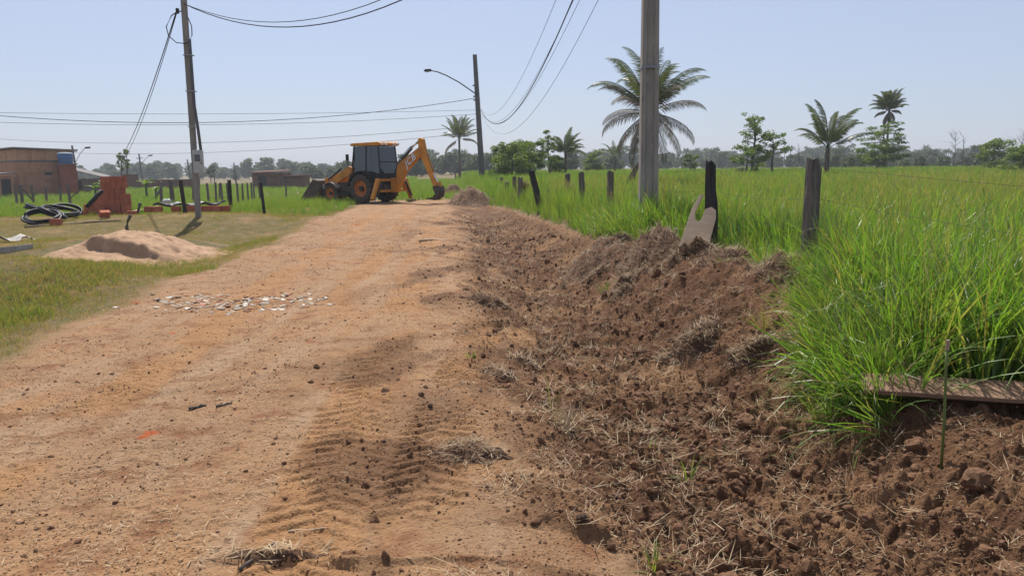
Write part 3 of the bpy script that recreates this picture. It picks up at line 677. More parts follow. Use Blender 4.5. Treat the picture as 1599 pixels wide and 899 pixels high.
MEADOW = {248: 'weathered meadow post crossed by a short slanting brace', 267: 'thick pale weathered post in the meadow between brick stack and service pole', 298: 'short slim post just behind the service pole in the meadow', 302.5: 'taller slim post just behind the service pole in the meadow', 405: 'sturdier weathered post in front of the low brick house corner',
    444: 'lone thin post by the rail near the loader bucket', 22: 'slimmer of two thick posts under the bare brick house', 30: 'thicker of two posts under the bare brick house with a slanting brace', 48: 'small post below the middle of the bare brick house', 68: 'small post below the vent of the bare brick house', 90: 'small post below the brick tank tower', 106: 'tall post with a thin slanting brace behind the hose coils'}
for k, (px, pt, Y, w_) in enumerate(((248, 284, 46, 4.2), (267, 282, 44, 6.5), (298, 289, 52, 3.6), (302.5, 286, 58, 3.4), (323, 286, 47, 3.4), (334.5, 285, 47, 3.2), (340, 287, 60, 2.6), (344.6, 286, 48, 3), (354, 286, 54, 3), (369, 286, 50, 3.2), (376.5, 286, 53, 2.8), (385, 286, 54, 2.6), (391, 285, 58, 2.4), (395, 286, 61, 2.3), (405, 284, 52, 3.6), (444, 280, 62, 2.6), (22, 288, 50, 4), (30, 288, 47, 5), (48, 290, 56, 3.4), (68, 291, 57, 3.6), (90, 290, 58, 3), (106, 287, 40, 4.2))):
    lpost(px, pt, None, w_, MEADOW.get(px, 'thin weathered post in the row running through meadow grass to the low brick house'), 50 + k, 'wooden posts in the meadow', POSTW, random.Random(k).uniform(-4, 4), Y)
def prop(px0, py0, px1, py1, Y, r, label):
    a = Vector((atx(px0, Y), Y, atz(px0, py0, Y))); b_ = Vector((atx(px1, Y), Y + .3, atz(px1, py1, Y)))
    o = MB().tube([(0, 0, 0), tuple((b_ - a) / 2 + Vector((0, 0, .02))), tuple(b_ - a)], r, 6).build('brace_pole', POSTW); o.location = a; tag(o, label, 'brace', 'brace poles of the meadow posts')
prop(243, 304, 250, 287, 45.5, .07, 'short slanting brace pole crossing a meadow post near the banana plant')
prop(31, 294, 41, 312, 46.5, .06, 'slanting brace pole beside the two thick posts below the brick house')
prop(107, 309, 125, 291, 40.3, .035, 'thin slanting brace pole near the hose coils')
# leaning notched board
x, y = 2.52, 10.45; bz = hz(x, y)
mb = MB(); out = [(-.165, 0), (.150, 0), (.190, .42), (.175, .52), (.12, .56), (.055, .52), (.03, .38), (.005, .345), (-.035, .36), (-.055, .45), (-.005, .66), (.01, .72), (-.035, .70), (-.10, .50)]
out = [(a_ * 1.22, b_ * 1.32) for a_, b_ in out]; mb.ext(out, -.018, .018); nb = mb.build('notched_board', WOODP, bevel=.005); nb.location = (x, y, bz - .03); nb.rotation_euler = (rad(-40), rad(8), rad(-14)); tag(nb, 'pale board with a deep notch leaning against the charred post', 'board')
# worn plank lying before the tall grass
px_, py_ = 2.93, 4.50
mb = MB(); nseg = 12; vs = []
for i in range(nseg + 1):
    t = i / nseg; xx = -.72 + 1.5 * t; w0 = .125; j = random.uniform(-.004, .004)
    vs += [(xx, -w0 + j, 0), (xx, w0 + j, 0), (xx, w0 + j, .03), (xx, -w0 + j, .03)]
fs = []
for i in range(nseg):
    for k in range(4): fs.append((i * 4 + k, i * 4 + (k + 1) % 4, i * 4 + 4 + (k + 1) % 4, i * 4 + 4 + k))
fs += [(0, 3, 2, 1), (nseg * 4, nseg * 4 + 1, nseg * 4 + 2, nseg * 4 + 3)]
mb.add(vs, fs); pl = mb.build('worn_plank', WOODG, bevel=.004); pl.location = (px_, py_, hz(px_, py_) + .075); pl.rotation_euler = (rad(11), rad(-1), rad(-19)); tag(pl, 'long worn plank lying in front of the tall grass clump', 'plank')
# upright cut cane stalk in front of the plank
x, y = gp(1473, 690, .1)
for _ in range(4): x, y = gp(1473, 690, hz(x, y))
o = MB(); o.tube([(0, 0, -.03), (-.003, 0, .25), (-.012, .01, .56), (-.014, .01, .66)], [.008, .0075, .007, .008], 8); cs = empty('cane_stalk', (x, y, hz(x, y))); tag(cs, 'single cut green cane stalk standing upright before the plank', 'stalk')
o.build('stem', mat('green_cane', (.10, .16, .035), (.14, .19, .05), .5), cs, True); MB().tube([(-.014, .01, .665), (-.014, .01, .72)], [.0105, .0095], 8).build('pale_tip', WOODP, cs)

# ------------------------------------------------------------------ trees
def leafquads(rng, C, rad_, n, size, flat=.6, tone_top=True):
    # n leaves per clump centre C (k,3), spread by rad_ (k,)
    k = len(C); idx = rng.integers(0, k, n); d = rng.normal(0, 1, (n, 3)); d /= np.linalg.norm(d, axis=1)[:, None]
    p = C[idx] + d * (rng.random(n) ** .45 * rad_[idx])[:, None] * np.array([1, 1, flat])
    a = rng.normal(0, 1, (n, 3)); a[:, 2] *= .5; a /= np.linalg.norm(a, axis=1)[:, None]
    b = np.cross(a, rng.normal(0, 1, (n, 3))); b /= np.linalg.norm(b, axis=1)[:, None]
    s = size * rng.uniform(.6, 1.3, n)[:, None]
    V = np.stack([p - a * s, p - b * s * .45, p + a * s, p + b * s * .45], 1).reshape(-1, 3)
    Fq = np.arange(4 * n).reshape(-1, 4)
    tn = np.repeat(np.clip(rng.random(n) ** 2, 0, 1), 4)
    return V, Fq, tn
def tree_geo(seed, h, spread, trunk_r, nl=9, n_leaf=2600, leaf=.12, crown0=.35, flat=.55, lean=0, clump=.26, layered=False):
    r = random.Random(seed); rng = np.random.default_rng(seed); tb = MB(); C = []; R = []
    top = Vector((lean * h, 0, h * .93)); tp = [Vector((0, 0, -.3)), Vector((lean * h * .2, .02 * h, h * .3)), Vector((lean * h * .6, -.02 * h, h * .62)), top]
    tb.tube(tp, [trunk_r, trunk_r * .8, trunk_r * .5, trunk_r * .15], 7)
    for i in range(nl):
        t = crown0 + (1 - crown0) * (i + r.random() * .6) / nl; z = h * t * .93; az = i * 2.4 + r.uniform(-.5, .5)
        ln = spread * (1 - .55 * abs((t - crown0) / (1 - crown0) - .35)) * r.uniform(.65, 1.1)
        b0 = Vector((lean * z, 0, z)); up = 0 if layered else r.uniform(.05, .5)
        b1 = b0 + Vector((math.cos(az) * ln * .55, math.sin(az) * ln * .55, ln * up * .6)); b2 = b0 + Vector((math.cos(az) * ln, math.sin(az) * ln, ln * up * .8 + r.uniform(-.1, .1)))
        tb.tube([b0, b1, b2], [trunk_r * .35, trunk_r * .22, trunk_r * .08], 5)
        for q in (.5, .75, 1.0):
            c = b0.lerp(b2, q); C.append((c.x + r.gauss(0, .1) * ln, c.y + r.gauss(0, .1) * ln, c.z + r.uniform(-.03, .1) * h)); R.append(clump * spread * r.uniform(.6, 1.25))
    C.append(tuple(top)); R.append(clump * spread * .8)
    V_, F_, T_ = leafquads(rng, np.array(C), np.array(R), n_leaf, leaf, flat)
    return tb, V_, F_, T_
def tree(px, Y, pbase_top, spread_px, label, seed, name='tree', m=LEAF, **kw):
    x = atx(px, Y); g = hz(x, Y); h = atz(px, pbase_top, Y) - g
    tb, V_, F_, T_ = tree_geo(seed, h, spread_px / 2 * Y / F_PX, h * .022 + .03, **kw)
    o = empty(name, (x, Y, g), seed); tag(o, label, 'tree', 'trees in the field')
    tb.build('trunk', BARK, o, True)
    link_mesh('crown', np_mesh('crown', V_, F_, m, False, {'tone': ('FLOAT', T_)}), o); return o
tree(800, 62, 228, 86, 'dense bushy green tree behind the leaning dark post', 3, nl=16, n_leaf=8000, leaf=.10, crown0=.12, clump=.30, flat=.65)
tree(832, 66, 222, 56, 'layered green tree crowding the dense bushy one', 4, nl=11, n_leaf=4200, leaf=.10, crown0=.25, clump=.32)
tree(857, 72, 208, 32, 'open spindly tree with sky showing through beside the short palm', 5, nl=11, n_leaf=1500, leaf=.10, crown0=.35, clump=.30, flat=.6)
tree(868, 78, 246, 30, 'low bushy tree at the foot of the short palm', 6, nl=9, n_leaf=1800, leaf=.12, crown0=.2, clump=.35)
tree(925, 105, 240, 36, 'rounded dark tree beside the short palm in the field', 16, nl=10, n_leaf=2200, leaf=.16, crown0=.2, clump=.36)
tree(1078, 92, 240, 26, 'small lone tree in the field behind the charred post', 17, nl=8, n_leaf=1100, leaf=.13, crown0=.2, clump=.3)
tree(1176, 70, 178, 50, 'tall airy field tree with layered crown and dense foot', 7, nl=20, n_leaf=3000, leaf=.10, crown0=.2, clump=.26, flat=.7)
tree(1207, 69, 206, 44, 'smaller yellow-green tree leaning from the tall airy one', 8, nl=12, n_leaf=1700, leaf=.10, crown0=.45, clump=.30, flat=.6, lean=.06)
tree(1166, 68, 229, 50, 'low leafy bush at the foot of the airy field tree', 9, nl=9, n_leaf=1700, leaf=.11, crown0=.1, clump=.33)
tree(1378, 84, 192, 84, 'flat layered green tree around the slender palm trunk', 10, nl=18, n_leaf=4200, leaf=.12, crown0=.25, layered=True, clump=.25, flat=.34)
tree(1372, 82, 226, 62, 'low dense tree under the flat layered one', 11, nl=10, n_leaf=2200, leaf=.14, crown0=.1, clump=.32)
tree(1550, 78, 219, 56, 'rounded green bush tree in front of the far forest', 12, nl=12, n_leaf=3000, leaf=.13, crown0=.1, clump=.36)
tree(1598, 58, 226, 60, 'dense green shrub tree at the reedy edge of the field', 13, nl=10, n_leaf=2400, leaf=.11, crown0=.05, clump=.34)
tree(190, 110, 236, 14, 'thin feathery sapling rising behind the brick stack', 14, nl=5, n_leaf=260, leaf=.2, crown0=.5, clump=.4)
tree(199, 112, 232, 16, 'taller thin feathery sapling behind the brick stack', 15, nl=6, n_leaf=300, leaf=.2, crown0=.5, clump=.4)
tree(328, 190, 261, 16, 'small flat-topped tree in the line behind the meadow posts', 18, m=LEAF2, nl=7, n_leaf=700, leaf=.3, crown0=.4, clump=.35)
def dead_tree(px, Y, ptop, label, seed):
    r = random.Random(seed); x = atx(px, Y); g = hz(x, Y); h = atz(px, ptop, Y) - g; mb = MB(); mb.tube([(0, 0, -.3), (.05 * h, 0, h * .5), (.02 * h, 0, h)], [.09, .05, .012], 6)
    o = empty('dead_tree', (x, Y, g)); tag(o, label, 'dead tree', 'bare trees near the far forest'); mb.build('trunk', BARK, o)
    tw = MB()
    for k in range(16):
        z = h * r.uniform(.3, .95); a = r.uniform(0, 6.3); l = h * r.uniform(.1, .28); p = Vector((.03 * h, 0, z)); q = p + Vector((math.cos(a) * l * .6, math.sin(a) * l * .6, l * .7)); tw.tube([p, q], [.03, .01], 4)
        for _ in range(2): tw.tube([p.lerp(q, .6), q + Vector((r.gauss(0, .12) * h, r.gauss(0, .12) * h, r.uniform(0, .12) * h))], [.015, .006], 4)
    tw.build('branches', BARK, o)
for k, (px, Y, pt) in enumerate(((1487, 128, 207), (1500, 130, 211), (1592, 110, 208), (1245, 135, 224))):
    dead_tree(px, Y, pt, 'bare leafless tree standing at the edge of the far forest', 70 + k)
# palms
def frond_mesh(seed, ln, droop, leaflet, m, npair=34, hang=.5, lw=.035):
    r = random.Random(seed); mb = MB(); tn = []; pts = []; p = Vector((0, 0, 0)); a = 0.0; n = 14
    for i in range(n + 1):
        pts.append(p.copy()); p = p + Vector((math.cos(a), 0, math.sin(a))) * (ln / n); a -= droop / n * (.15 + 2.55 * (i / n) ** 2)
    mb.tube(pts, [.035 * (1 - .85 * i / n) for i in range(n + 1)], 5); tn += [.3] * len(mb.v)
    for i in range(npair):
        t = .16 + .84 * (i + .5) / npair; f = t * n; k = min(int(f), n - 1); q = pts[k].lerp(pts[k + 1], f - k); d = (pts[k + 1] - pts[k]).normalized()
        L_ = leaflet * math.sin(PI * min(1, t * .85 + .12)) ** .6 * r.uniform(.8, 1.1)
        for sgn in (-1, 1):
            dirv = (d * .75 + Vector((0, sgn, 0)) * 1.0 + Vector((0, 0, -hang + r.uniform(-.15, .35)))).normalized()
            mid = q + dirv * L_ * .55; tip = mid + (dirv + Vector((0, 0, -.5 - hang * .5))).normalized() * L_ * .45
            w = d * lw * .5; o = len(mb.v); mb.v += [tuple(q - w * .5), tuple(q + w * .5), tuple(mid + w), tuple(mid - w), tuple(tip)]; mb.f += [(o, o + 1, o + 2, o + 3), (o + 3, o + 2, o + 4)]; tn += [r.random() * .4] * 5
    mb.t = tn; return mb.mesh('frond', m)
def palm(px, Y, pcrown, label, seed, ln, nf, trunk_r=.12, up=(1.35, -.1), droop=1.2, leaflet=.5, hang=.5, dry=0, lean=0, lw=.04, pairs=34, dryln=None):
    r = random.Random(seed); x = atx(px, Y); g = hz(x, Y); h = atz(px, pcrown, Y) - g
    o = empty('palm_tree', (x, Y, g), r.uniform(0, 6)); tag(o, label, 'palm tree', 'palms in the field')
    mb = MB(); mb.tube([(0, 0, -.4), (lean * .3, 0, h * .4), (lean, 0, h)], [trunk_r * 1.2, trunk_r, trunk_r * .85], 9); mb.build('trunk', BARK, o, True)
    ms_ = [frond_mesh(seed * 10 + k, ln, droop * (.75 + .25 * k), leaflet, PALM, pairs, hang, lw) for k in range(3)]
    for i in range(nf):
        t = (i + .5) / nf; el = up[0] + (up[1] - up[0]) * t + r.uniform(-.08, .08); s_ = r.uniform(.82, 1.08)
        link_mesh('frond', ms_[i % 3], o, (lean, 0, h), (r.uniform(-.3, .3), -el, i * 2.4 + r.uniform(-.3, .3)), (s_, s_, s_))
    if dry:
        dm = frond_mesh(seed * 10 + 7, dryln or ln * .95, 1.9, leaflet * .9, PALMDRY, pairs, .9, lw)
        for i in range(dry):
            link_mesh('dry_frond', dm, o, (lean, 0, h - .1), (r.uniform(-.4, .4), -1.2 + 2.2 * (i + r.random()) / dry, i * 2.4 + 1), (1, 1, 1))
    return o
palm(1012, 37, 172, 'large shaggy palm with hanging dead fronds behind the concrete pole', 21, 3.3, 16, .2, (1.54, .75), 1.7, .70, 1.0, 20, lw=.036, pairs=54, dryln=2.9)
palm(718, 112, 216, 'tall slender palm with rounded crown beside the lamp pole', 22, 3.6, 22, .17, (1.5, .35), 1.0, .7, .4, 2, lw=.10, pairs=34)
palm(883, 78, 240, 'short palm with drooping feathery crown above the bushes', 23, 2.7, 20, .15, (1.5, .35), 1.7, .6, .7, 0, lw=.07, pairs=40)
palm(960, 92, 246, 'small palm with few arching fronds near the shaggy palm', 24, 2.6, 11, .12, (1.4, .2), 1.6, .5, .5, 0, lw=.06, pairs=28)
palm(1291, 60, 232, 'young palm with long arching fronds above the chipped fence post', 25, 3.9, 13, .19, (1.5, .6), 1.5, .75, .6, 0, lw=.07, pairs=60)
palm(1383, 88, 172, 'slender dark palm towering over the layered tree', 26, 2.7, 24, .13, (1.5, .45), 1.5, .65, .7, 8, lw=.10, pairs=32, dryln=1.8)
# fallen dry palm sheath beside the pole
x = atx(980, 34); o = empty('dead_palm_sheath', (x, 34, hz(x, 34) + .55)); tag(o, 'brown dry palm sheath slanting behind the thick concrete pole', 'palm sheath')
MB().ext([(-.28, -.3), (.10, -.3), (.55, .9), (.50, 1.02), (.25, .75)], -.05, .05).build('sheath', PALMDRY, o); MB().tube([(.5, 0, .9), (.75, 0, 1.7)], [.05, .02], 6).build('stalk', PALMDRY, o)
# far forest
protos = []
for i in range(7):
    tb, V_, F_, T_ = tree_geo(500 + i, 7.0 + (i % 3), 3.2 + .5 * (i % 2), .2, nl=12, n_leaf=1500, leaf=.5, crown0=.2, clump=.42, flat=.7)
    protos.append(np_mesh('forest_tree', V_, F_, LEAF2, False, {'tone': ('FLOAT', T_)}))
def far_palm(seed):
    r = random.Random(seed); mb = MB(); mb.tube([(0, 0, 0), (0, 0, 9.5)], [.22, .18], 5); fm = frond_mesh(seed, 3.0, 1.6, .8, LEAF2, 9, .5, .32)
    co = [v.co.copy() for v in fm.vertices]; fc = [tuple(p.vertices) for p in fm.polygons]
    for i in range(13):
        M = Matrix.Translation((0, 0, 9.5)) @ Euler((0, -(1.3 - 1.3 * i / 13), i * 2.4)).to_matrix().to_4x4(); mb.add(co, fc, M)
    mb.t = [.1] * len(mb.v); return mb.mesh('forest_palm', LEAF2)
protos += [far_palm(900 + i) for i in range(2)]
PX, PY_, PS, PI_ = [], [], [], []
def wood(px0, px1, Y0, Y1, n, s0, s1, ppalm, seed):
    r = np.random.default_rng(seed); px = r.uniform(px0, px1, n); Y = r.uniform(Y0, Y1, n)
    x = np.array([atx(a, b_) for a, b_ in zip(px, Y)]); q = r.random(n) < ppalm
    cl = .8 + .35 * fbm(px * .012 + seed, Y * .004, 3, seed)
    PX.extend(x); PY_.extend(Y); PS.extend(r.uniform(s0, s1, n) * cl * np.where(q, .95, 1)); PI_.extend(np.where(q, r.integers(7, 9, n), r.integers(0, 7, n)))
wood(640, 1680, 330, 460, 300, .85, 1.35, .16, 1)
wood(1000, 1680, 230, 330, 120, .55, .85, .10, 2)
wood(-60, 700, 300, 420, 190, .75, 1.15, .04, 3)
wood(470, 800, 190, 260, 60, .55, .85, .12, 4)
wood(640, 1000, 150, 220, 40, .45, .7, .05, 5)
wood(1280, 1640, 130, 200, 55, .30, .5, .05, 6)
PX, PY_, PS, PI_ = map(np.array, (PX, PY_, PS, PI_))
scatter('far_forest', np.stack([PX, PY_, height(PX, PY_, False) - .3], 1), np.stack([0 * PX, 0 * PX, RNG.uniform(0, 6.3, len(PX))], 1), PS, PI_, protos, 'hazy far forest with palm tops closing off the fields', 'forest')
# banana plants
def banana(px, Y, h, label, seed):
    r = random.Random(seed); x = atx(px, Y); o = empty('banana_plant', (x, Y, hz(x, Y))); tag(o, label, 'banana plant', 'banana plants by the houses')
    MB().tube([(0, 0, -.2), (0, 0, h * .55)], [.14, .09], 8).build('stem', mat('banana_stem%d' % seed, (.10, .13, .05)), o, True)
    for i in range(7):
        mb = MB(); tn = []; ln = h * r.uniform(.42, .6); az = i * 2.4; a = r.uniform(.9, 1.4); p = Vector((0, 0, h * .5)); d = Vector((math.cos(az), math.sin(az), 0)); sd_ = Vector((-d.y, d.x, 0)); n = 7
        for j in range(n + 1):
            t = j / n; w = .24 * math.sin(PI * min(1, .08 + t * .92)) ** .7 * (h / 2.6); mb.v += [tuple(p - sd_ * w + Vector((0, 0, .05))), tuple(p), tuple(p + sd_ * w + Vector((0, 0, .05)))]; tn += [.1] * 3
            p = p + (d * math.cos(a) + Vector((0, 0, 1)) * math.sin(a)) * ln / n; a -= .24
        for j in range(n):
            for k in (0, 1): mb.f.append((j * 3 + k, j * 3 + k + 1, j * 3 + k + 4, j * 3 + k + 3))
        mb.t = tn; mb.build('leaf', LEAF, o)
banana(163, 62, 2.6, 'banana plant with upright leaves behind the brick stack', 1)
banana(226, 70, 2.1, 'smaller banana plant near the far brick wall', 2)
banana(241, 66, 1.6, 'low banana plant beside the braced meadow post', 3)
banana(146, 66, 1.9, 'drooping banana plant against the grey shed', 4)

# ------------------------------------------------------------------ houses
HXc, HYc = atx(28, 80), 80.0; hg = hz(HXc, HYc)
hs = empty('brick_house', (HXc, HYc, hg), rad(46)); tag(hs, 'bare brick house with flat grey roof and panelled upper storey', 'house')
z1 = atz(28, 253, 80) - hg; z2 = atz(28, 233, 80) - hg
MB().box(0, 5.3, 0, 9, -.5, z1).build('lower_wall', HOUSEW, hs)
MB().box(-.05, 5.35, -.05, 9.05, z1, z1 + .16).build('concrete_band', CONC_D, hs)
up_ = MB().box(.02, 5.28, .02, 8.98, z1 + .16, z2); upw = up_.build('upper_wall', HOUSEP, hs)
for k in range(4): MB().box(.05 + k * 1.31, 1.22 + k * 1.31, -.05, .019, z1 + .2, z2 - .1).build('panel', HOUSEP, upw)
rf = MB(); rf.add([(-.35, -.45, z2 + .10), (5.75, -.45, z2 - .10), (5.75, 9.5, z2 - .10), (-.35, 9.5, z2 + .10), (-.35, -.45, z2 + .22), (5.75, -.45, z2 + .02), (5.75, 9.5, z2 + .02), (-.35, 9.5, z2 + .22)], [(0, 3, 2, 1), (4, 5, 6, 7), (0, 1, 5, 4), (1, 2, 6, 5), (2, 3, 7, 6), (3, 0, 4, 7)]); rf.build('roof', ROOFM, hs)
wv = MB().box(2.5, 3.1, -.03, -.002, z1 - 1.35, z1 - 1.1).build('vent', DARK, hs)
MB().box(2.42, 3.18, -.05, -.031, z1 - 1.10, z1 - 1.04).build('lintel', CONC_D, wv)
lt_ = empty('lean_to', (atx(-2, 77), 77, hg), rad(46)); tag(lt_, 'brick lean-to with sloping pale roof and dark doorway joined to the brick house', 'lean-to')
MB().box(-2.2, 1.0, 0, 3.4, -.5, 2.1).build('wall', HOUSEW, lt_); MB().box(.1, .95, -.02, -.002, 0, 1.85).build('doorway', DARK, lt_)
MB().add([(-2.5, -.5, 2.1), (1.4, -.5, 2.45), (1.4, 3.5, 2.45), (-2.5, 3.5, 2.1), (-2.5, -.5, 2.2), (1.4, -.5, 2.55), (1.4, 3.5, 2.55), (-2.5, 3.5, 2.2)], [(0, 3, 2, 1), (4, 5, 6, 7), (0, 1, 5, 4), (1, 2, 6, 5), (2, 3, 7, 6), (3, 0, 4, 7)]).build('roof', ROOFM, lt_)
tx = atx(104, 82); tw = empty('tank_tower', (tx, 82, hz(tx, 82)), rad(38)); tag(tw, 'dark red brick tower carrying the blue water tank', 'tower')
tz = atz(104, 255.5, 82) - hz(tx, 82)
MB().box(-.75, .85, -.7, .9, -.5, tz - .12).build('wall', TOWERW, tw); MB().box(-.9, 1.0, -.85, 1.05, tz - .12, tz).build('slab', CONC_D, tw)
wt = empty('water_tank', (tx + .02, 82, hz(tx, 82) + tz)); tag(wt, 'blue plastic water tank standing on the brick tower', 'water tank')
M90 = Matrix.Rotation(PI / 2, 4, 'X'); tb_ = MB(); tb_.lathe([(.62, 0), (.66, .05), (.70, .5), (.705, .52), (.705, .56), (.72, .58), (.74, .98), (0.0, .98)], 20, M90).build('tank_body', BLUE, wt, True)
MB().lathe([(.79, .98), (.79, 1.04), (.6, 1.14), (.2, 1.18), (0, 1.18)], 20, M90).build('lid', mat('tank_lid', (.30, .36, .42), (.24, .30, .36)), wt, True)
x = atx(131, 90); sh = empty('shed', (x, 90, hz(x, 90)), rad(20)); tag(sh, 'low shed with slanting grey sheet roof beside the brick tower', 'shed')
MB().box(-1.6, 1.9, 0, 3, -.4, 1.7).build('wall', ROOFM, sh)
MB().add([(-2.2, -.6, 3.0), (2.3, -.6, 1.75), (2.3, 3.5, 1.95), (-2.2, 3.5, 3.2), (-2.2, -.6, 3.1), (2.3, -.6, 1.85), (2.3, 3.5, 2.05), (-2.2, 3.5, 3.3)], [(0, 3, 2, 1), (4, 5, 6, 7), (0, 1, 5, 4), (1, 2, 6, 5), (2, 3, 7, 6), (3, 0, 4, 7)]).build('roof', ROOFM, sh)
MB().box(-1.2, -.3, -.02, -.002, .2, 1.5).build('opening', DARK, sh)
x = atx(206, 108); fwl = empty('garden_wall', (x, 108, hz(x, 108)), rad(8)); tag(fwl, 'far low brick wall behind the brick stack and banana plants', 'wall')
MB().box(-1.5, .7, 0, .2, -.3, 2.1).build('high_section', FARW, fwl); MB().box(.7, 9, 0, .2, -.3, 1.25).build('low_section', FARW, fwl); MB().box(.7, 9, -.04, .24, 1.25, 1.33).build('coping', CONC_D, fwl)
def low_house(px0, px1, ptop, Y, label, rz, roofm):
    x0, x1 = atx(px0, Y), atx(px1, Y); g = hz((x0 + x1) / 2, Y); h = atz((px0 + px1) / 2, ptop, Y) - g; w = x1 - x0
    o = empty('brick_house', (x0, Y, g), rad(rz)); tag(o, label, 'house', 'far low brick houses')
    MB().box(0, w * .62, 0, 4, -.5, h * .86).build('wall', FARW, o); MB().box(w * .62, w, .3, 3.7, -.5, h * .66).build('annex_wall', FARW, o)
    MB().add([(-.3, -.5, h * .86), (w * .64, -.5, h * .92), (w * .64, 4.4, h), (-.3, 4.4, h * .94), (-.3, -.5, h * .9), (w * .64, -.5, h * .96), (w * .64, 4.4, h * 1.04), (-.3, 4.4, h * .98)], [(0, 3, 2, 1), (4, 5, 6, 7), (0, 1, 5, 4), (1, 2, 6, 5), (2, 3, 7, 6), (3, 0, 4, 7)]).build('roof', roofm, o)
    MB().box(w * .63, w * 1.03, -.3, 4.1, h * .66, h * .72).build('annex_roof', roofm, o)
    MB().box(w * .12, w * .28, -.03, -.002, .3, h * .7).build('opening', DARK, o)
    MB().tube([(w * .64, -.9, 0), (w * .64, -.9, h * .7)], .06, 6).build('porch_post', POSTW, o)
low_house(393, 472, 266, 105, 'low brown brick house with flat roofs behind the loader bucket', 0, FARW)
x = atx(475, 108); o = MB().box(-.45, .45, -.45, .45, 0, 2.0).build('tank_stand', ROOFM); o.location = (x, 108, hz(x, 108)); tag(o, 'dark square block tower at the end of the low brick house', 'tower')

# ------------------------------------------------------------------ clay blocks
def block_mesh(w, d, h):
    mb = MB(); b_ = .006
    mb.box(-w / 2, w / 2, -d / 2, d / 2, 0, h)
    for k in range(3):      # raised ribs on the long sides, as on hollow clay blocks
        x0 = -w / 2 + w * (.12 + .28 * k); mb.box(x0, x0 + w * .2, -d / 2 - .004, -d / 2 - .0005, .012, h - .012)
    return mb.mesh('brick', BRICK)
BM_ = block_mesh(.19, .12, .205); BL_ = block_mesh(.29, .14, .19)
SX, SY = gp(183, 339, .1)
for _ in range(3): SX, SY = gp(183, 339, hz(SX, SY))
bs = empty('brick_stack', (SX, SY, hz(SX, SY) + .05), rad(-4)); tag(bs, 'tall neat stack of red clay blocks stepping down towards the hoses', 'brick stack')
r_ = random.Random(5)
def put_brick(x, y, z, me=BM_, rz=0): link_mesh('brick', me, bs, (x, y, z), (r_.gauss(0, .008), r_.gauss(0, .008), rz + r_.gauss(0, .025)))
for row in range(7):
    off = .0 if row < 4 else .03
    for c in range(5 if row < 4 else 4):
        for d_ in range(3):
            put_brick(-.52 + off + .205 * c + r_.gauss(0, .006) + (.1 if row >= 5 else .0), .13 * d_, .208 * row - .03)
for c in range(4):
    for d_ in range(2): put_brick(-1.40 + .31 * c - .1, -.1 + .16 * d_, .02, BL_)
for c in range(3):
    for d_ in range(2): put_brick(-1.12 + .205 * c, .02 + .14 * d_, .215, BM_)
for c in range(2): put_brick(-.78 + .2 * c, .10, .425, BM_)
put_brick(-.55, -.22, -.02, BL_); put_brick(-.24, -.24, -.02, BL_); put_brick(-.45, -.2, .17, BL_, .06); put_brick(-.86, .05, .375, BL_, .02); put_brick(-.60, .02, .375, BM_)
def loose_brick(px, py, label, rz, me=BL_, rx=0):
    x, y = gp(px, py, .1)
    for _ in range(3): x, y = gp(px, py, hz(x, y))
    o = link_mesh('loose_brick', me, None, (x, y, hz(x, y) - .01 + (.06 if rx else 0)), (rx, 0, rz)); tag(o, label, 'brick', 'loose clay blocks')
loose_brick(88, 352, 'single red block lying against the hose coils', .2)
loose_brick(207, 340, 'single red block lying by the pale slat', .5)
loose_brick(163, 343, 'tipped red block in front of the stack', .9, rx=.5)
# hose coils
def hose_coil(px, py, R, turns, tilt, rz, label, seed, zoff=.05):
    r = random.Random(seed); x, y = gp(px, py, .1)
    for _ in range(3): x, y = gp(px, py, hz(x, y))
    pts = []; n = 40 * turns
    for i in range(n + 1):
        a = 2 * PI * i / 40; rr = R * (1 - .06 * (i / 40)) + .03 * math.sin(a * .37 + seed); pts.append((rr * math.cos(a), rr * .9 * math.sin(a), .045 + .045 * (i / 40 % 2.5) + .02 * math.sin(a * 1.7 + seed)))
    o = MB().tube(pts, .034, 8).build('hose_coil', HOSE, None, True); o.location = (x, y, hz(x, y) + zoff); o.rotation_euler = (rad(tilt), 0, rz); tag(o, label, 'hose coil', 'coils of black hose')
hose_coil(68, 349, .52, 4, 22, .3, 'front coil of thick black hose on the ground', 1, .12)
hose_coil(95, 343, .58, 3, 14, 1.3, 'wide coil of black hose leaning on the brick stack end', 2, .18)
hose_coil(64, 343, .55, 4, 18, 2.1, 'upper tangled coil of black hose behind the front coil', 3, .25)
hose_coil(82, 346, .42, 4, 26, 1.9, 'tight inner coil of black hose between the front and wide coils', 5, .2)
hose_coil(104, 341, .50, 2, 30, .8, 'loose open loop of black hose standing up by the bricks', 4, .22)
def stick(p0, p1, r, label, name, m, cat, grp=None, n=8, z0=None):
    (x0, y0), (x1, y1) = gp(*p0), gp(*p1); a = Vector((x0, y0, hz(x0, y0) + p0[2] * 0 + r)); 
    b_ = Vector((x1, y1, hz(x1, y1) + r)); mb = MB(); k = 7; pts = []
    for i in range(k):
        q = (b_ - a) * (i / (k - 1)) + Vector((0, 0, min(.012, r * .4) * math.sin(i * 1.9))); pts.append(q)
    o = mb.tube(pts, [r * (1 - .35 * i / (k - 1)) for i in range(k)], n).build(name, m, None, True); o.location = a; tag(o, label, cat, grp); return o
stick((38, 355, .1), (190, 349, .1), .035, 'long thin wooden pole lying before the hoses and bricks', 'wooden_pole', POSTW, 'pole')
o = stick((205, 335, .1), (248, 322, .1), .03, 'pale bent slat propped on a block beside the brick stack', 'pale_slat', WOODP, 'slat'); o.location.z += .18
a = Vector((atx(130, 25.6), 25.6, .45)); b_ = Vector((atx(157, 25.8), 25.8, 1.0))
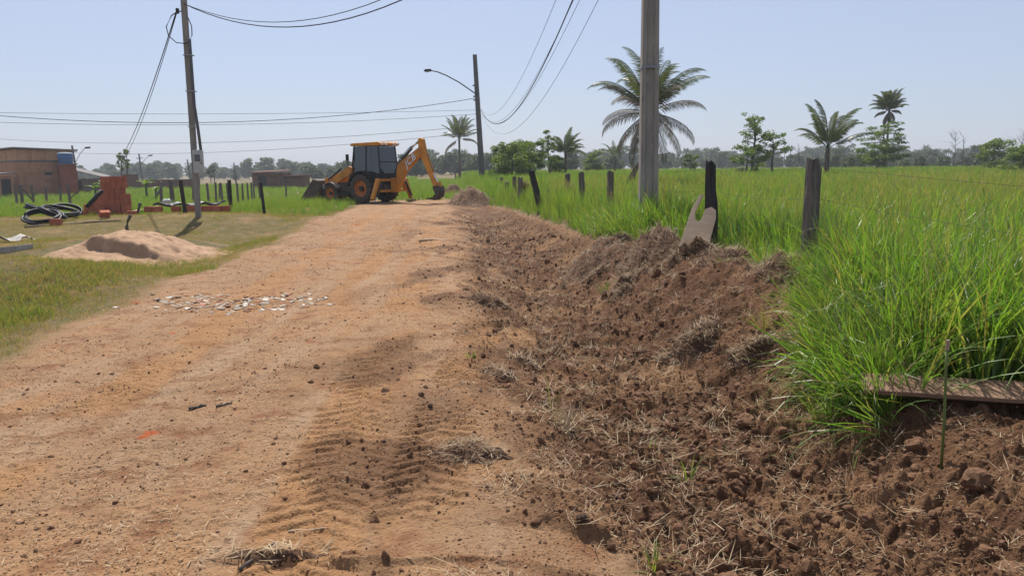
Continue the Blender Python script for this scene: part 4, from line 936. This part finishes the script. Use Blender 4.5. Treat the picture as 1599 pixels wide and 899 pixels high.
pp = MB().tube([(0, 0, 0), tuple(b_ - a)], .07, 8).build('black_pipe', HOSE, None, True); pp.location = a; tag(pp, 'straight black pipe leaning up onto the brick stack', 'pipe')
x, y = gp(212, 328, .2); tl = empty('hand_tool', (x, y, hz(x, y))); tag(tl, 'small dark tool standing upright right of the brick stack', 'tool'); tl.rotation_euler = (0, rad(20), 0)
MB().tube([(0, 0, 0), (0, 0, .45)], [.05, .035], 8).build('shaft', DARK, tl); MB().tube([(0, 0, .44), (0, 0, .56)], [.075, .05], 8).build('head', PVC, tl)
# brick-edged pit with charred lid
x, y = gp(285, 329, .3); pt_ = empty('brick_pit', (x, y, hz(x, y) + .13), rad(2)); tag(pt_, 'low brick-edged pit covered with dark sheeting behind the service pole', 'pit')
for sx_, n0 in ((-1.1, 2), (-.2, 1), (.25, 2), (.85, 3)):
    for c in range(n0): link_mesh('brick', BL_, pt_, (sx_ + .3 * c, r_.uniform(-.05, .05), 0), (0, 0, r_.gauss(0, .12)))
mb = MB(); gx, gy = 14, 5; vs = []
for j in range(gy):
    for i in range(gx): vs.append((-1.0 + 2.1 * i / (gx - 1) + r_.gauss(0, .03), .05 + .9 * j / (gy - 1),   .24 + .06 * r_.random() + .05 * math.sin(i * 1.3 + j)))
mb.add(vs, [(j * gx + i, j * gx + i + 1, (j + 1) * gx + i + 1, (j + 1) * gx + i) for j in range(gy - 1) for i in range(gx - 1)])
sheet = mb.build('dark_sheet', TARP, pt_); sm = sheet.modifiers.new('thick', 'SOLIDIFY'); sm.thickness = .05
o = link_mesh('white_bag', clod_mesh(77, WHITE), None, (x - .55, y + .1, hz(x, y) + .50), (0, 0, 0), (.13, .1, .1)); tag(o, 'crumpled white bag lying on the brick-edged pit', 'bag')
# metal channel and rumpled sheet
x0, y0 = gp(-30, 394, .05); x1, y1 = gp(55, 386, .05); ch = empty('metal_channel', (x0, y0, hz(x0, y0) + .03), math.atan2(y1 - y0, x1 - x0)); tag(ch, 'galvanised metal channel lying bent in the verge grass', 'metal channel')
ln = math.hypot(x1 - x0, y1 - y0)
MB().box(0, ln * .62, -.006, .006, 0, .12).build('web', GALV, ch); MB().box(0, ln * .62, .007, .12, 0, .006).build('flange', GALV, ch)
Mk = Matrix.Translation((ln * .62, 0, 0)) @ Matrix.Rotation(rad(16), 4, 'Z'); MB().box(.004, ln * .42, -.006, .006, 0, .12, Mk).build('bent_end', GALV, ch)
x, y = gp(5, 373, .05); mb = MB(); vs = []; gx, gy = 12, 8
for j in range(gy):
    for i in range(gx): vs.append((-.7 + 1.3 * i / (gx - 1), -.3 + .6 * j / (gy - 1), .08 + .07 * math.sin(i * 1.1 + j * .8) + .05 * r_.random()))
mb.add(vs, [(j * gx + i, j * gx + i + 1, (j + 1) * gx + i + 1, (j + 1) * gx + i) for j in range(gy - 1) for i in range(gx - 1)])
o = mb.build('rumpled_sheet', mat('pale_sheet', (.40, .37, .34), (.25, .23, .21), .6), None, True); o.location = (x, y, hz(x, y)); tag(o, 'rumpled pale plastic sheet dropped on the verge grass', 'plastic sheet')
# sand pile
cx, cy = gp(213, 390, .1); gx, gy = 170, 170
ax = np.linspace(-2.3, 2.3, gx); ay = np.linspace(-3.2, 3.2, gy); AX, AY = np.meshgrid(ax, ay)
wob = .22 * fbm(AX * .9, AY * .9, 3, 201); rr = np.sqrt((AX / (1.5 + wob)) ** 2 + (AY / (2.4 + wob)) ** 2)
Hs = .58 * (1 - ss(.05, 1.02, rr)) ** .85 + .05 * fbm(AX * 2.2, AY * 2.2, 4, 202) * (rr < 1.1) + .065 * fbm(AX * 6, AY * 6, 4, 203) * (rr < 1.1)
for fx_, fy_, fr in ((-.3, -.5, .16), (.5, .3, .14), (-.8, .2, .15), (.1, .8, .15), (.9, -.2, .13), (-.1, .1, .12)): Hs -= .13 * np.exp(-((AX - fx_) ** 2 + (AY - fy_) ** 2) / fr ** 2)
Hs = Hs * .80 + .03 * np.abs(fbm(AX * 3.1, AY * 3.1, 3, 205)) * (rr < 1)
ex = AX + .18 * fbm(AX * 2, AY * 2, 3, 206); ey = AY + .25 * fbm(AX * 1.7 + 5, AY * 1.7, 3, 207)
lip = ss(-.55, -.25, ex) * (1 - ss(1.05, 1.35, ex)); cut = lip * (1 - ss(-1.12, -.98, ey)) * ss(-2.9, -2.0, ey); Hs = Hs * (1 - .62 * cut) + .06 * lip * gauss(ey, -.93, .16)
lip2 = ss(-.15, .05, ex) * (1 - ss(.65, .85, ex)); cut2 = lip2 * (1 - ss(-1.85, -1.75, ey)); Hs = Hs * (1 - .7 * cut2) - .03 * cut2
GZs = height((AX + cx).ravel(), (AY + cy).ravel()).reshape(AX.shape)
Vs = np.stack([AX, AY, GZs + np.where(rr < 1.08, Hs, -.12)], -1).reshape(-1, 3)
i0 = (np.arange(gy - 1)[:, None] * gx + np.arange(gx - 1)[None]).ravel(); q = np.stack([i0, i0 + 1, i0 + gx + 1, i0 + gx], 1)
sp_ = bpy.data.objects.new('sand_pile', np_mesh('sand_pile', Vs, q, SANDM)); COL.objects.link(sp_); sp_.location = (cx, cy, 0); tag(sp_, 'heap of tan sand with scooped front and footprints beside the road', 'sand pile')
x, y = cx - .35, cy + .45; o = MB().tube([(0, 0, -.1), (-.03, 0, .12), (.01, 0, .26), (.07, 0, .36)], [.03, .035, .03, .035], 7).build('driftwood_stick', BARK, None, True); o.location = (x, y, hz(x, y) + .42); tag(o, 'short crooked stick poking out of the sand heap', 'stick')

# ------------------------------------------------------------------ rubble patch, clods, straw heaps
cx, cy = gp(385, 471); rb = empty('tile_rubble', (cx, cy, 0)); tag(rb, 'patch of broken white, grey and red tile shards on the road', 'rubble')
def shard(seed, m):
    r = random.Random(seed); n = r.randint(4, 6); pl_ = [(math.cos(2 * PI * i / n + r.uniform(-.3, .3)) * r.uniform(.6, 1.1), math.sin(2 * PI * i / n + r.uniform(-.3, .3)) * r.uniform(.45, .8)) for i in range(n)]
    mb = MB(); mb.ext(pl_, -.09, .09, Matrix.Rotation(PI / 2, 4, 'X')); return mb.mesh('shard', m)
shs = [shard(i, (TILE_W, TILE_G, TILE_W if i > 6 else TILE_G, RUBR)[i % 4]) for i in range(12)]
for k in range(300):
    a = r_.uniform(0, 6.3); q = r_.random() ** .75; dx = 1.1 * q * math.cos(a) + r_.gauss(0, .1); dy = .62 * q * math.sin(a) + .25 * dx * 0 + r_.gauss(0, .12)
    if k > 265: dx -= r_.uniform(.2, .9); dy -= .35
    s_ = .016 + .055 * r_.random() ** 1.8; pick = r_.randrange(12)
    if dy > .1 and abs(dx) < .7 and r_.random() < .35: pick = r_.choice((3, 7, 11))
    link_mesh('shard', shs[pick], rb, (dx, dy, hz(cx + dx, cy + dy) + .004), (r_.gauss(0, .13), r_.gauss(0, .13), r_.uniform(0, 6.3)), (s_, s_, s_ * .8))
def clod(px, py, size, label, m, seed, z=0):
    x, y = gp(px, py, z)
    for _ in range(3): x, y = gp(px, py, hz(x, y))
    o = link_mesh('soil_clod', clod_mesh(seed, m, 3), None, (x, y, hz(x, y) + size * .35), (0, 0, seed), (size,) * 3); tag(o, label, 'clod', 'large soil clods')
clod(908, 832, .030, 'dark lump of soil on the smooth scraped pan', CLODD, 1)
clod(1520, 790, .075, 'big rounded brown clod below the worn plank', CLODM, 2)
clod(1008, 628, .07, 'flat pale clod at the ditch edge', CLODM, 3)
clod(1030, 820, .05, 'cloven brown clod at the right end of the scraped pan', CLODM, 4)
clod(1165, 655, .06, 'brown clod half way up the ditch bank', CLODM, 5)
clod(672, 638, .02, 'tiny dark lump at the head of the thrown soil patch', CLODD, 6)
def straw_heap(x, y, rx, ry, h, n, ln, label, seed, name='straw_heap', cat='straw heap', lie=(1.0, 1.75), m=None):
    r = random.Random(seed); o = empty(name, (x, y, hz(x, y))); tag(o, label, cat, 'torn sods on the bank' if name == 'torn_sod' else 'heaps of torn-out grass and soil')
    gx = 34; A_, B_ = np.meshgrid(np.linspace(-1.3, 1.3, gx), np.linspace(-1.3, 1.3, gx)); q = np.sqrt(A_ ** 2 + B_ ** 2) * (1 + .45 * fbm(A_ * 1.3 + seed * 3.7, B_ * 1.3, 3, seed))
    Hh = h * ss(1.02, .15, q) * (.75 + .9 * np.abs(fbm(A_ * 1.8 + seed, B_ * 1.8, 3, seed + 4))) + .10 * h * fbm(A_ * 6, B_ * 6, 3, seed + 5) * (q < 1) - .05 * (q > 1.0)
    gz = height((A_ * rx + x).ravel(), (B_ * ry + y).ravel()).reshape(A_.shape) - hz(x, y)
    Vv = np.stack([A_ * rx, B_ * ry, Hh + gz], -1).reshape(-1, 3); i0 = (np.arange(gx - 1)[:, None] * gx + np.arange(gx - 1)[None]).ravel()
    link_mesh('soil_core', np_mesh('soil_core', Vv, np.stack([i0, i0 + 1, i0 + gx + 1, i0 + gx], 1), HEAPS), o)
    mb = MB(); tn = []; qf = q.ravel()
    for _ in range(n):
        i_ = r.randrange(gx * gx)
        if qf[i_] > 1.03: continue
        p = Vv[i_]; clump_az = 3 * float(_hash(np.array([int(i_ % gx) // 4]), np.array([i_ // gx // 4]), seed)[0]) * 2.1
        blade(mb, tn, (p[0] + r.gauss(0, rx * .04), p[1] + r.gauss(0, ry * .04), p[2] + .015), clump_az + r.gauss(0, .5), ln * r.uniform(.3, 1.3), ln * .035 + .004, r.uniform(*lie), r.uniform(-.2, .5), 3, r.random() ** 2, r.uniform(-1, 1))
    mb.t = tn; s_ = mb.build('straw', m or ROOTS, o); s_['kind'] = 'stuff'
x, y = gp(735, 318, .0); straw_heap(x, y + 1.2, 1.15, 2.3, .75, 3500, .30, 'big spoil heap of soil and torn grass at the road end', 2)
x, y = gp(700, 311, 0); straw_heap(x, y + 4, 1.0, 1.6, .65, 1500, .3, 'grassy spoil mound under the backhoe bucket', 3)
straw_heap(atx(894, 24.5), 24.5, .30, .35, .72, 1500, .30, 'tall stump heaped with dead brown grass in front of the grey post', 4)
straw_heap(atx(856, 26.5), 26.5, .20, .25, .55, 600, .25, 'small heap of dead grass between the leaning post and the tall stump', 5)
straw_heap(atx(818, 30.5), 30.5, .42, .4, .85, 1500, .4, 'dry dead shrub heap behind the leaning dark post', 6)
straw_heap(atx(931, 25), 25.0, .16, .2, .42, 420, .25, 'little dry tussock between two fence posts in the green grass', 7)
straw_heap(2.10, 11.2, .55, .9, .38, 3200, .16, 'mound of torn roots and dry grass left of the notched board', 8)
straw_heap(2.85, 9.5, .55, .6, .16, 2200, .16, 'low litter of cut grass at the foot of the charred post', 9)
straw_heap(3.0, 8.1, .4, .45, .2, 2000, .15, 'clump of torn grass roots beside the chipped fence post', 10)
straw_heap(1.4, 13.0, .6, .9, .25, 2200, .15, 'dark root mound on the bank before the concrete pole', 11)
straw_heap(-.25, 4.15, .22, .16, .05, 500, .08, 'dark root wad on the thrown soil beside the tyre tracks', 12)
straw_heap(.36, 4.9, .12, .2, .03, 220, .17, 'bleached stalk bundle standing at the ditch lip', 13, lie=(.2, 1.5), m=STRAW)
straw_heap(.10, 6.6, .16, .14, .05, 220, .13, 'small grey stubble tuft on the road shoulder', 14)
straw_heap(-.1, 6.0, .14, .11, .04, 150, .14, 'flattened straw bunch on the road shoulder', 17)
straw_heap(-1.0, 2.98, .22, .07, .02, 150, .10, 'tangle of dry stalks in the wheel track at the scraped pan', 15, m=STRAW)
straw_heap(-.25, 9.2, .3, .2, .12, 420, .14, 'dark clump of roots and soil in the middle of the road shoulder', 16)
rs = random.Random(77)
for k in range(20):
    Y = rs.uniform(5.6, 15); q = rs.uniform(.55, 2.0); r0 = rs.uniform(.12, .30); X = ditch_x(Y) + q
    straw_heap(X, Y, r0, r0 * rs.uniform(.7, 1.2), r0 * rs.uniform(.35, .6), int(500 + 2200 * r0), .06 + r0 * .3, 'torn sod of roots, soil and dry grass lying on the ditch bank', 300 + k, 'torn_sod', 'sod')
n = 1500; Y = 2.5 + 18 * RNG.random(n) ** 1.5; X = ditch_x(Y) + RNG.normal(.35, .6, n); so, _, s, _ = masks(X, Y); m = (so > .7) & (s < grass_edge(Y) + .2) & (fbm(X * 1.3, Y * 1.3, 2, 441) > .0); X, Y = X[m], Y[m]; sz = RNG.uniform(.02, .065, len(X)) * RNG.uniform(.5, 1, len(X))
scatter('broken_clods', np.stack([X, Y, height(X, Y) - sz * .1], 1), np.stack([RNG.uniform(0, 6.3, len(X)) for _ in range(3)], 1), sz, RNG.integers(0, 6, len(X)), [clod_mesh(700 + i, CLODM, 3) for i in range(6)], 'broken brown clods littering the ditch bottom and bank', 'soil')
# green sprigs in the ditch
def sprig(px, py, h, n, label, seed, lean=.6, bend=1.2):
    x, y = gp(px, py, -.2)
    for _ in range(3): x, y = gp(px, py, hz(x, y))
    o = link_mesh('grass_sprig', tuft(seed, n, h, .010, .03, lean, bend, .2, GRASS_DARK, 6), None, (x, y, hz(x, y)), (0, 0, seed)); tag(o, label, 'grass sprig', 'green sprigs on the torn soil')
sprig(1075, 745, .26, 10, 'arching green grass sprig in the bottom of the ditch', 601)
sprig(1015, 700, .16, 5, 'small green sprig with one pale blade above the arching one', 602)
sprig(865, 640, .3, 4, 'thin upright green blade among bleached stalks', 603, .3, .4)
sprig(1020, 895, .18, 14, 'pale grass tuft at the end of the scraped pan', 604)
sprig(735, 560, .10, 22, 'grey-green stubble tuft on the road shoulder', 605, .7, .6)
sprig(1195, 480, .35, 40, 'loose yellowing grass tuft lying on the bank', 606, .8, 1.0)
sprig(1130, 440, .22, 30, 'low green tuft on the bank under the notched board', 607, .8, 1.0)
sprig(945, 405, .3, 40, 'yellow-green tuft at the foot of the concrete pole bank', 608, .6, .9)
# sticks on the road
stick((655, 377, 0), (735, 367, 0), .03, 'long pale stick lying across the road shoulder', 'road_stick', WOODP, 'stick', 'sticks on the road')
stick((375, 893, 0), (430, 848, 0), .008, 'grey twig in the dirt near the red soil mark', 'road_stick', POSTW, 'stick', 'sticks on the road')
stick((295, 640, 0), (322, 634, 0), .010, 'short dark twig in the middle of the road', 'road_stick', POSTW, 'stick', 'sticks on the road')
stick((338, 637, 0), (362, 630, 0), .009, 'second dark twig next to the short one in the road', 'road_stick', POSTW, 'stick', 'sticks on the road')
stick((450, 830, 0), (530, 822, 0), .006, 'dry cane lying along the wheel track edge', 'road_stick', WOODP, 'stick', 'sticks on the road')
stick((1100, 730, -.2), (1165, 660, 0), .004, 'long thin pale straw lying down the ditch bank', 'road_stick', WOODP, 'stick', 'sticks on the road')

# ------------------------------------------------------------------ backhoe loader (x forward, y to its left, z up; origin under the rear axle)
bx_, by_ = gp(568, 317, .0); BA = rad(148)
bx_ += math.cos(BA - PI / 2) * .85; by_ += math.sin(BA - PI / 2) * .85
BH = empty('backhoe_loader', (bx_, by_, 0.0), BA); tag(BH, 'yellow backhoe loader with dark cab parked across the road end', 'backhoe loader')
def wheel(x, y, r, w, side, nl):
    root = empty('wheel', (x, y, r)); root.parent = BH; s = side
    prof = [(r * .56, -w / 2 * .8), (r * .72, -w / 2), (r * .92, -w / 2 * .95), (r * .96, -w / 2 * .7), (r * .96, w / 2 * .7), (r * .92, w / 2 * .95), (r * .72, w / 2), (r * .56, w / 2 * .8)]
    ty = MB().lathe(prof, 32)
    for k in range(nl):
        for sg in (-1, 1):
            M = Matrix.Rotation(2 * PI * (k + (.5 if sg > 0 else 0)) / nl, 4, 'Y') @ Matrix.Translation((0, sg * w * .25, r * .97)) @ Matrix.Rotation(sg * .6, 4, 'Z')
            ty.box(-r * .045, r * .045, -w * .30, w * .28, -r * .05, r * .04, M)
    ty.build('tyre', TYRE, root)
    rm = MB().lathe([(r * .57, s * w * .42), (r * .57, s * w * .36), (r * .50, s * w * .34), (r * .47, s * w * .18), (r * .25, s * w * .12), (r * .22, s * w * .16), (0, s * w * .16)], 28)
    rm.build('rim', ORG, root)
    hb = MB().lathe([(r * .19, s * w * .165), (r * .18, s * w * .38), (r * .12, s * w * .42), (0, s * w * .42)], 16); hb.build('hub', DARK, root)
for s in (-1, 1):
    wheel(0, s * .86, .70, .46, s, 18); wheel(2.12, s * .84, .46, .32, s, 16)
MB().box(-1.0, 2.5, -.36, .36, .50, .86).build('chassis', DIRTY, BH); MB().tube([(2.12, -.8, .46), (2.12, .8, .46)], .09, 8).build('front_axle', DIRTY, BH); MB().tube([(0, -.8, .7), (0, .8, .7)], .14, 8).build('rear_axle', DIRTY, BH)
MB().box(.55, 1.75, .37, .62, .52, .92).build('side_tank', DIRTY, BH, bevel=.03); MB().box(.5, 1.7, .63, .82, .42, .50).build('step', DARK, BH)
hood = MB().ext([(.80, .87), (2.55, .87), (2.62, 1.15), (2.50, 1.38), (.80, 1.62)], -.42, .42).build('engine_hood', YEL, BH, bevel=.03)
MB().box(2.60, 2.66, -.34, .34, .92, 1.12).build('grille', DARK, hood)
for s in (-1, 1): MB().lathe([(.50, -.17), (.54, -.17), (.54, .17), (.50, .17)], 40)
def arc_fender(x, y, z, r, w, a0, a1, name, m, th=.03):
    mb = MB(); n = 12; vs = []
    for i in range(n + 1):
        a = a0 + (a1 - a0) * i / n; c, s_ = math.cos(a), math.sin(a)
        vs += [(x + c * r, y - w / 2, z + s_ * r), (x + c * r, y + w / 2, z + s_ * r), (x + c * (r + th), y + w / 2, z + s_ * (r + th)), (x + c * (r + th), y - w / 2, z + s_ * (r + th))]
    fs = [(i * 4 + k, i * 4 + (k + 1) % 4, i * 4 + 4 + (k + 1) % 4, i * 4 + 4 + k) for i in range(n) for k in range(4)] + [(0, 3, 2, 1), (n * 4, n * 4 + 1, n * 4 + 2, n * 4 + 3)]
    mb.add(vs, fs).build(name, m, BH)
for s in (-1, 1):
    arc_fender(2.12, s * .84, .46, .52, .34, rad(40), rad(150), 'front_fender', WOODG if False else mat('dusty_fender%d' % s, (.34, .29, .24), (.25, .2, .16)))
    arc_fender(0, s * .84, .70, .80, .44, rad(8), rad(150), 'rear_fender', DARK, .05)
# cab
cb = MB().ext([(-.85, .95), (.78, .87), (.85, 1.50), (-.92, 1.42)], -.62, .62).build('cab_base', DARK, BH, bevel=.02)
gl = {}
def bar(name, a, b_, r, m, par): return MB().tube([a, b_], r, 6).build(name, m, par)
cabf = empty('cab_frame', (0, 0, 0)); cabf.parent = BH
for s in (-1, 1):
    y0, y1 = s * .66, s * .60
    bar('pillar', (.88, y0, 1.45), (.72, y1, 2.74), .04, DARK, cabf); bar('pillar', (-.05, y0, 1.45), (-.06, y1, 2.74), .035, DARK, cabf); bar('pillar', (-.95, y0, 1.40), (-.84, y1, 2.74), .04, DARK, cabf)
    MB().add([(.86, y0, 1.47), (-.02, y0, 1.47), (-.03, y1, 2.72), (.71, y1, 2.72), (.86, y0 - s * .01, 1.47), (-.02, y0 - s * .01, 1.47), (-.03, y1 - s * .01, 2.72), (.71, y1 - s * .01, 2.72)], [(0, 1, 2, 3), (7, 6, 5, 4)]).build('side_window', GLASS, cabf)
    MB().add([(-.09, y0, 1.45), (-.92, y0, 1.43), (-.82, y1, 2.72), (-.09, y1, 2.72), (-.09, y0 - s * .01, 1.45), (-.92, y0 - s * .01, 1.43), (-.82, y1 - s * .01, 2.72), (-.09, y1 - s * .01, 2.72)], [(0, 1, 2, 3), (7, 6, 5, 4)]).build('side_window', GLASS, cabf)
MB().add([(.89, -.62, 1.48), (.89, .62, 1.48), (.73, .57, 2.72), (.73, -.57, 2.72)], [(0, 1, 2, 3)]).build('windscreen', GLASS, cabf)
MB().add([(-.96, -.62, 1.42), (-.96, .62, 1.42), (-.85, .57, 2.72), (-.85, -.57, 2.72)], [(0, 1, 2, 3)]).build('rear_window', GLASS, cabf)
MB().box(-.97, -.93, -.62, .62, 1.95, 1.99).build('rear_window_bar', DARK, cabf)
rfc = MB().ext([(-1.02, 2.74), (.86, 2.74), (.90, 2.80), (.80, 2.88), (-.94, 2.92), (-1.06, 2.84)], -.72, .72).build('roof', YEL, BH, bevel=.03)
for s in (-1, 1):
    for q in (.3, .58): MB().tube([(-1.03, s * q, 2.82), (-1.10, s * q, 2.82)], .065, 10).build('work_light', WHITE, rfc)
    MB().box(.96, 1.0, s * .84 - .09, s * .84 + .09, 2.05, 2.35).build('mirror', DARK, cabf)
    MB().tube([(.85, s * .66, 1.6), (.97, s * .82, 1.75), (.98, s * .84, 2.3)], .015, 5).build('mirror_arm', DARK, cabf)
st = MB(); st.box(-.45, .05, -.25, .25, 1.45, 1.62); st.box(-.5, -.38, -.25, .25, 1.62, 2.2); st.build('seat', DARK, BH, bevel=.04)
ML = Matrix.Translation((.42, 0, 1.85)) @ Matrix.Rotation(rad(65), 4, 'Y'); sw = MB(); pts = [(ML @ Vector((.2 * math.cos(a), .2 * math.sin(a), 0))) for a in [2 * PI * i / 18 for i in range(19)]]; sw.tube(pts, .015, 5); sw.tube([(.42, 0, 1.85), (.62, 0, 1.4)], .03, 6); sw.build('steering_wheel', DARK, BH)
# front loader
for s in (-1, 1):
    la = MB().ext([(.78, 1.72), (1.02, 1.78), (1.45, 1.55), (2.30, .98), (2.86, .62), (2.86, .42), (2.62, .40), (2.10, .78), (1.30, 1.22), (.86, 1.36)], s * .70 - .06, s * .70 + .06).build('loader_arm', YEL, BH, bevel=.012)
    bar('lift_ram', (.95, s * .58, .98), (2.0, s * .60, .92), .055, DIRTY, BH); bar('ram_rod', (1.4, s * .58, .955), (2.1, s * .60, .90), .03, CHROME, BH)
    MB().box(.82, .98, s * .63, s * .77, .86, 1.4).build('loader_tower', DIRTY, BH)
    bar('tilt_ram', (1.55, s * .70, 1.66), (2.45, s * .70, 1.12), .05, DARK, BH)
    MB().ext([(2.40, .86), (2.52, 1.22), (2.64, 1.22), (2.66, .80)], s * .70 - .075, s * .70 + .075).build('tilt_lever', YEL, BH)
BKS = lambda P: [(2.72 + (x_ - 2.62) * 1.28, z_ * 1.06) for x_, z_ in P]
bk = BKS([(2.68, 1.02), (2.62, .70), (2.70, .30), (2.92, .10), (3.72, .06), (3.74, .09), (2.95, .15), (2.76, .34), (2.69, .70), (2.74, 1.00), (2.95, 1.07), (2.94, 1.10)])
bkt = MB().ext(bk, -1.15, 1.15).build('loader_bucket', DIRTY, BH)
for s in (-1, 1): MB().ext(BKS([(2.70, 1.0), (2.93, 1.06), (3.70, .08), (2.93, .12), (2.72, .32), (2.66, .70)]), s * 1.15 - .012, s * 1.15 + .012).build('bucket_side', DIRTY, bkt)
for k in range(8): MB().box(4.12, 4.30, -1.09 + k * .3, -1.01 + k * .3, .06, .105).build('tooth', DIRTY, bkt)
MB().box(2.68, 2.715, .35, .85, .66, .86).build('plate', WHITE, bkt)
# rear frame, stabilisers, boom
fr = MB(); fr.box(-1.18, -1.0, -1.08, 1.08, 1.04, 1.16); fr.box(-1.18, -1.0, -1.08, 1.08, .52, .64); fr.box(-1.17, -1.01, -1.08, -.90, .64, 1.04); fr.box(-1.17, -1.01, .90, 1.08, .64, 1.04); fr.build('rear_frame', YEL, BH, bevel=.01)
for s in (-1, 1):
    M = Matrix.Translation((-1.10, s * 1.0, 1.14)) @ Matrix.Rotation(s * rad(24), 4, 'X')
    sb = MB().box(-.09, .09, -.08, .08, -1.05, .02, M).build('stabiliser', YEL, BH, bevel=.01)
    bar('stabiliser_ram', (-1.24, s * .85, 1.05), (-1.24, s * 1.30, .30), .045, DARK, BH); bar('stabiliser_rod', (-1.24, s * 1.17, .52), (-1.24, s * 1.40, .12), .028, CHROME, BH)
    MB().box(-1.32, -.92, s * 1.42 - .16, s * 1.42 + .16, .02, .10).build('stabiliser_foot', DIRTY, sb)
MB().box(-1.45, -1.19, -.2, .2, .50, 1.20).build('kingpost', YEL, BH, bevel=.02)
MB().box(-1.1, -.95, -.5, .5, 1.18, 1.30).build('control_console', DARK, BH)
boom = MB().ext([(-1.28, .62), (-1.50, .55), (-1.78, 1.0), (-2.02, 1.46), (-3.10, 2.34), (-3.08, 2.55), (-2.92, 2.62), (-1.80, 1.98), (-1.58, 1.80), (-1.48, 1.20), (-1.28, .84)], -.13, .13).build('boom', YEL, BH, bevel=.015)
dip = MB().ext([(-2.86, 2.98), (-2.98, 3.06), (-3.14, 3.00), (-3.26, 2.45), (-3.90, .86), (-3.86, .74), (-3.74, .74), (-3.05, 2.10), (-2.88, 2.50)], -.10, .10).build('dipper', YEL, BH, bevel=.012)
bar('boom_ram', (-1.35, .0, 1.35), (-1.72, .0, 2.0), .06, DARK, BH)
bar('dipper_ram', (-1.75, .05, 1.98), (-2.45, .05, 2.58), .06, DARK, BH); bar('dipper_rod', (-2.4, .05, 2.54), (-2.9, .05, 2.96), .035, CHROME, BH)
bar('bucket_ram', (-3.28, 0, 2.3), (-3.62, 0, 1.45), .05, DARK, BH); bar('bucket_rod', (-3.6, 0, 1.5), (-3.92, 0, .98), .03, CHROME, BH)
MB().ext([(-3.84, .98), (-4.02, 1.02), (-4.10, .78), (-4.0, .74)], -.09, .09).build('bucket_link', YEL, BH)
hb = MB().ext([(-3.75, .80), (-4.05, .84), (-4.14, .62), (-4.08, .35), (-3.80, .16), (-3.45, .22), (-3.42, .26), (-3.76, .30), (-3.90, .46)], -.24, .24).build('digging_bucket', DIRTY, BH)
for k in range(4): MB().box(-3.46, -3.34, -.22 + k * .125, -.16 + k * .125, .20, .25).build('tooth', DIRTY, hb)
for k, off in enumerate((-.05, .05)): MB().tube([(-1.2, off, 1.2), (-1.45, off, 1.7), (-1.72, off, 2.12), (-2.3, off, 2.62), (-2.85, off, 2.85)], .018, 5).build('hydraulic_hose', DARK, BH)
MB().tube([(1.6, -.25, 1.5), (1.6, -.25, 2.0), (1.55, -.25, 2.15)], .05, 8).build('exhaust', DARK, BH)
# lettering on both sides of the boom
def lettering(text, size, side, M, m, parent, name, ext=.002, off=.018):
    cu = bpy.data.curves.new(name, 'FONT'); cu.body = text; cu.size = size; cu.extrude = ext; cu.align_x = 'CENTER'; cu.align_y = 'CENTER'; cu.offset = size * off; cu.space_character = 1.12; cu.shear = .25
    t = bpy.data.objects.new(name, cu); COL.objects.link(t); me = bpy.data.meshes.new_from_object(t.evaluated_get(bpy.context.evaluated_depsgraph_get())); bpy.data.objects.remove(t)
    me.transform(M); me.materials.clear(); me.materials.append(m); o = bpy.data.objects.new(name, me); COL.objects.link(o); o.parent = parent
an = math.atan2(2.40 - 1.60, 1.08)     # slope of the boom, rising to the rear
for s in (-1, 1):
    ctr = Vector((-2.38, s * .133, 2.00)); R_ = Matrix(((-s, 0, 0), (0, 0, s), (0, 1, 0))).to_4x4() if False else None
    xdir = Vector((-math.cos(an), 0, math.sin(an))) * s; zdir = Vector((0, s, 0)); ydir = zdir.cross(xdir)
    def fm(e): return Matrix.Translation(ctr + Vector((0, s * e, 0))) @ Matrix((xdir, ydir, zdir)).transposed().to_4x4()
    lettering('JCB', .44, s, fm(.000), DARK, boom, 'lettering_outline', .002, .045)
    lettering('JCB', .44, s, fm(.005), WHITE, boom, 'lettering', .002, .018)

# ------------------------------------------------------------------ the hazy air
hzb = MB().box(-640, 640, -45, 640, -7, 22).build('haze', bpy.data.materials.new('haze_air')); hm = MATS_h = hzb.data.materials[0]; hm.use_nodes = True
t = hm.node_tree; t.nodes.clear(); ou = t.nodes.new('ShaderNodeOutputMaterial'); pv = t.nodes.new('ShaderNodeVolumePrincipled'); pv.inputs['Color'].default_value = (.86, .92, 1.0, 1); pv.inputs['Density'].default_value = .0005; pv.inputs['Anisotropy'].default_value = .2
L(t, pv.outputs[0], ou.inputs['Volume']); tag(hzb, kind='stuff')
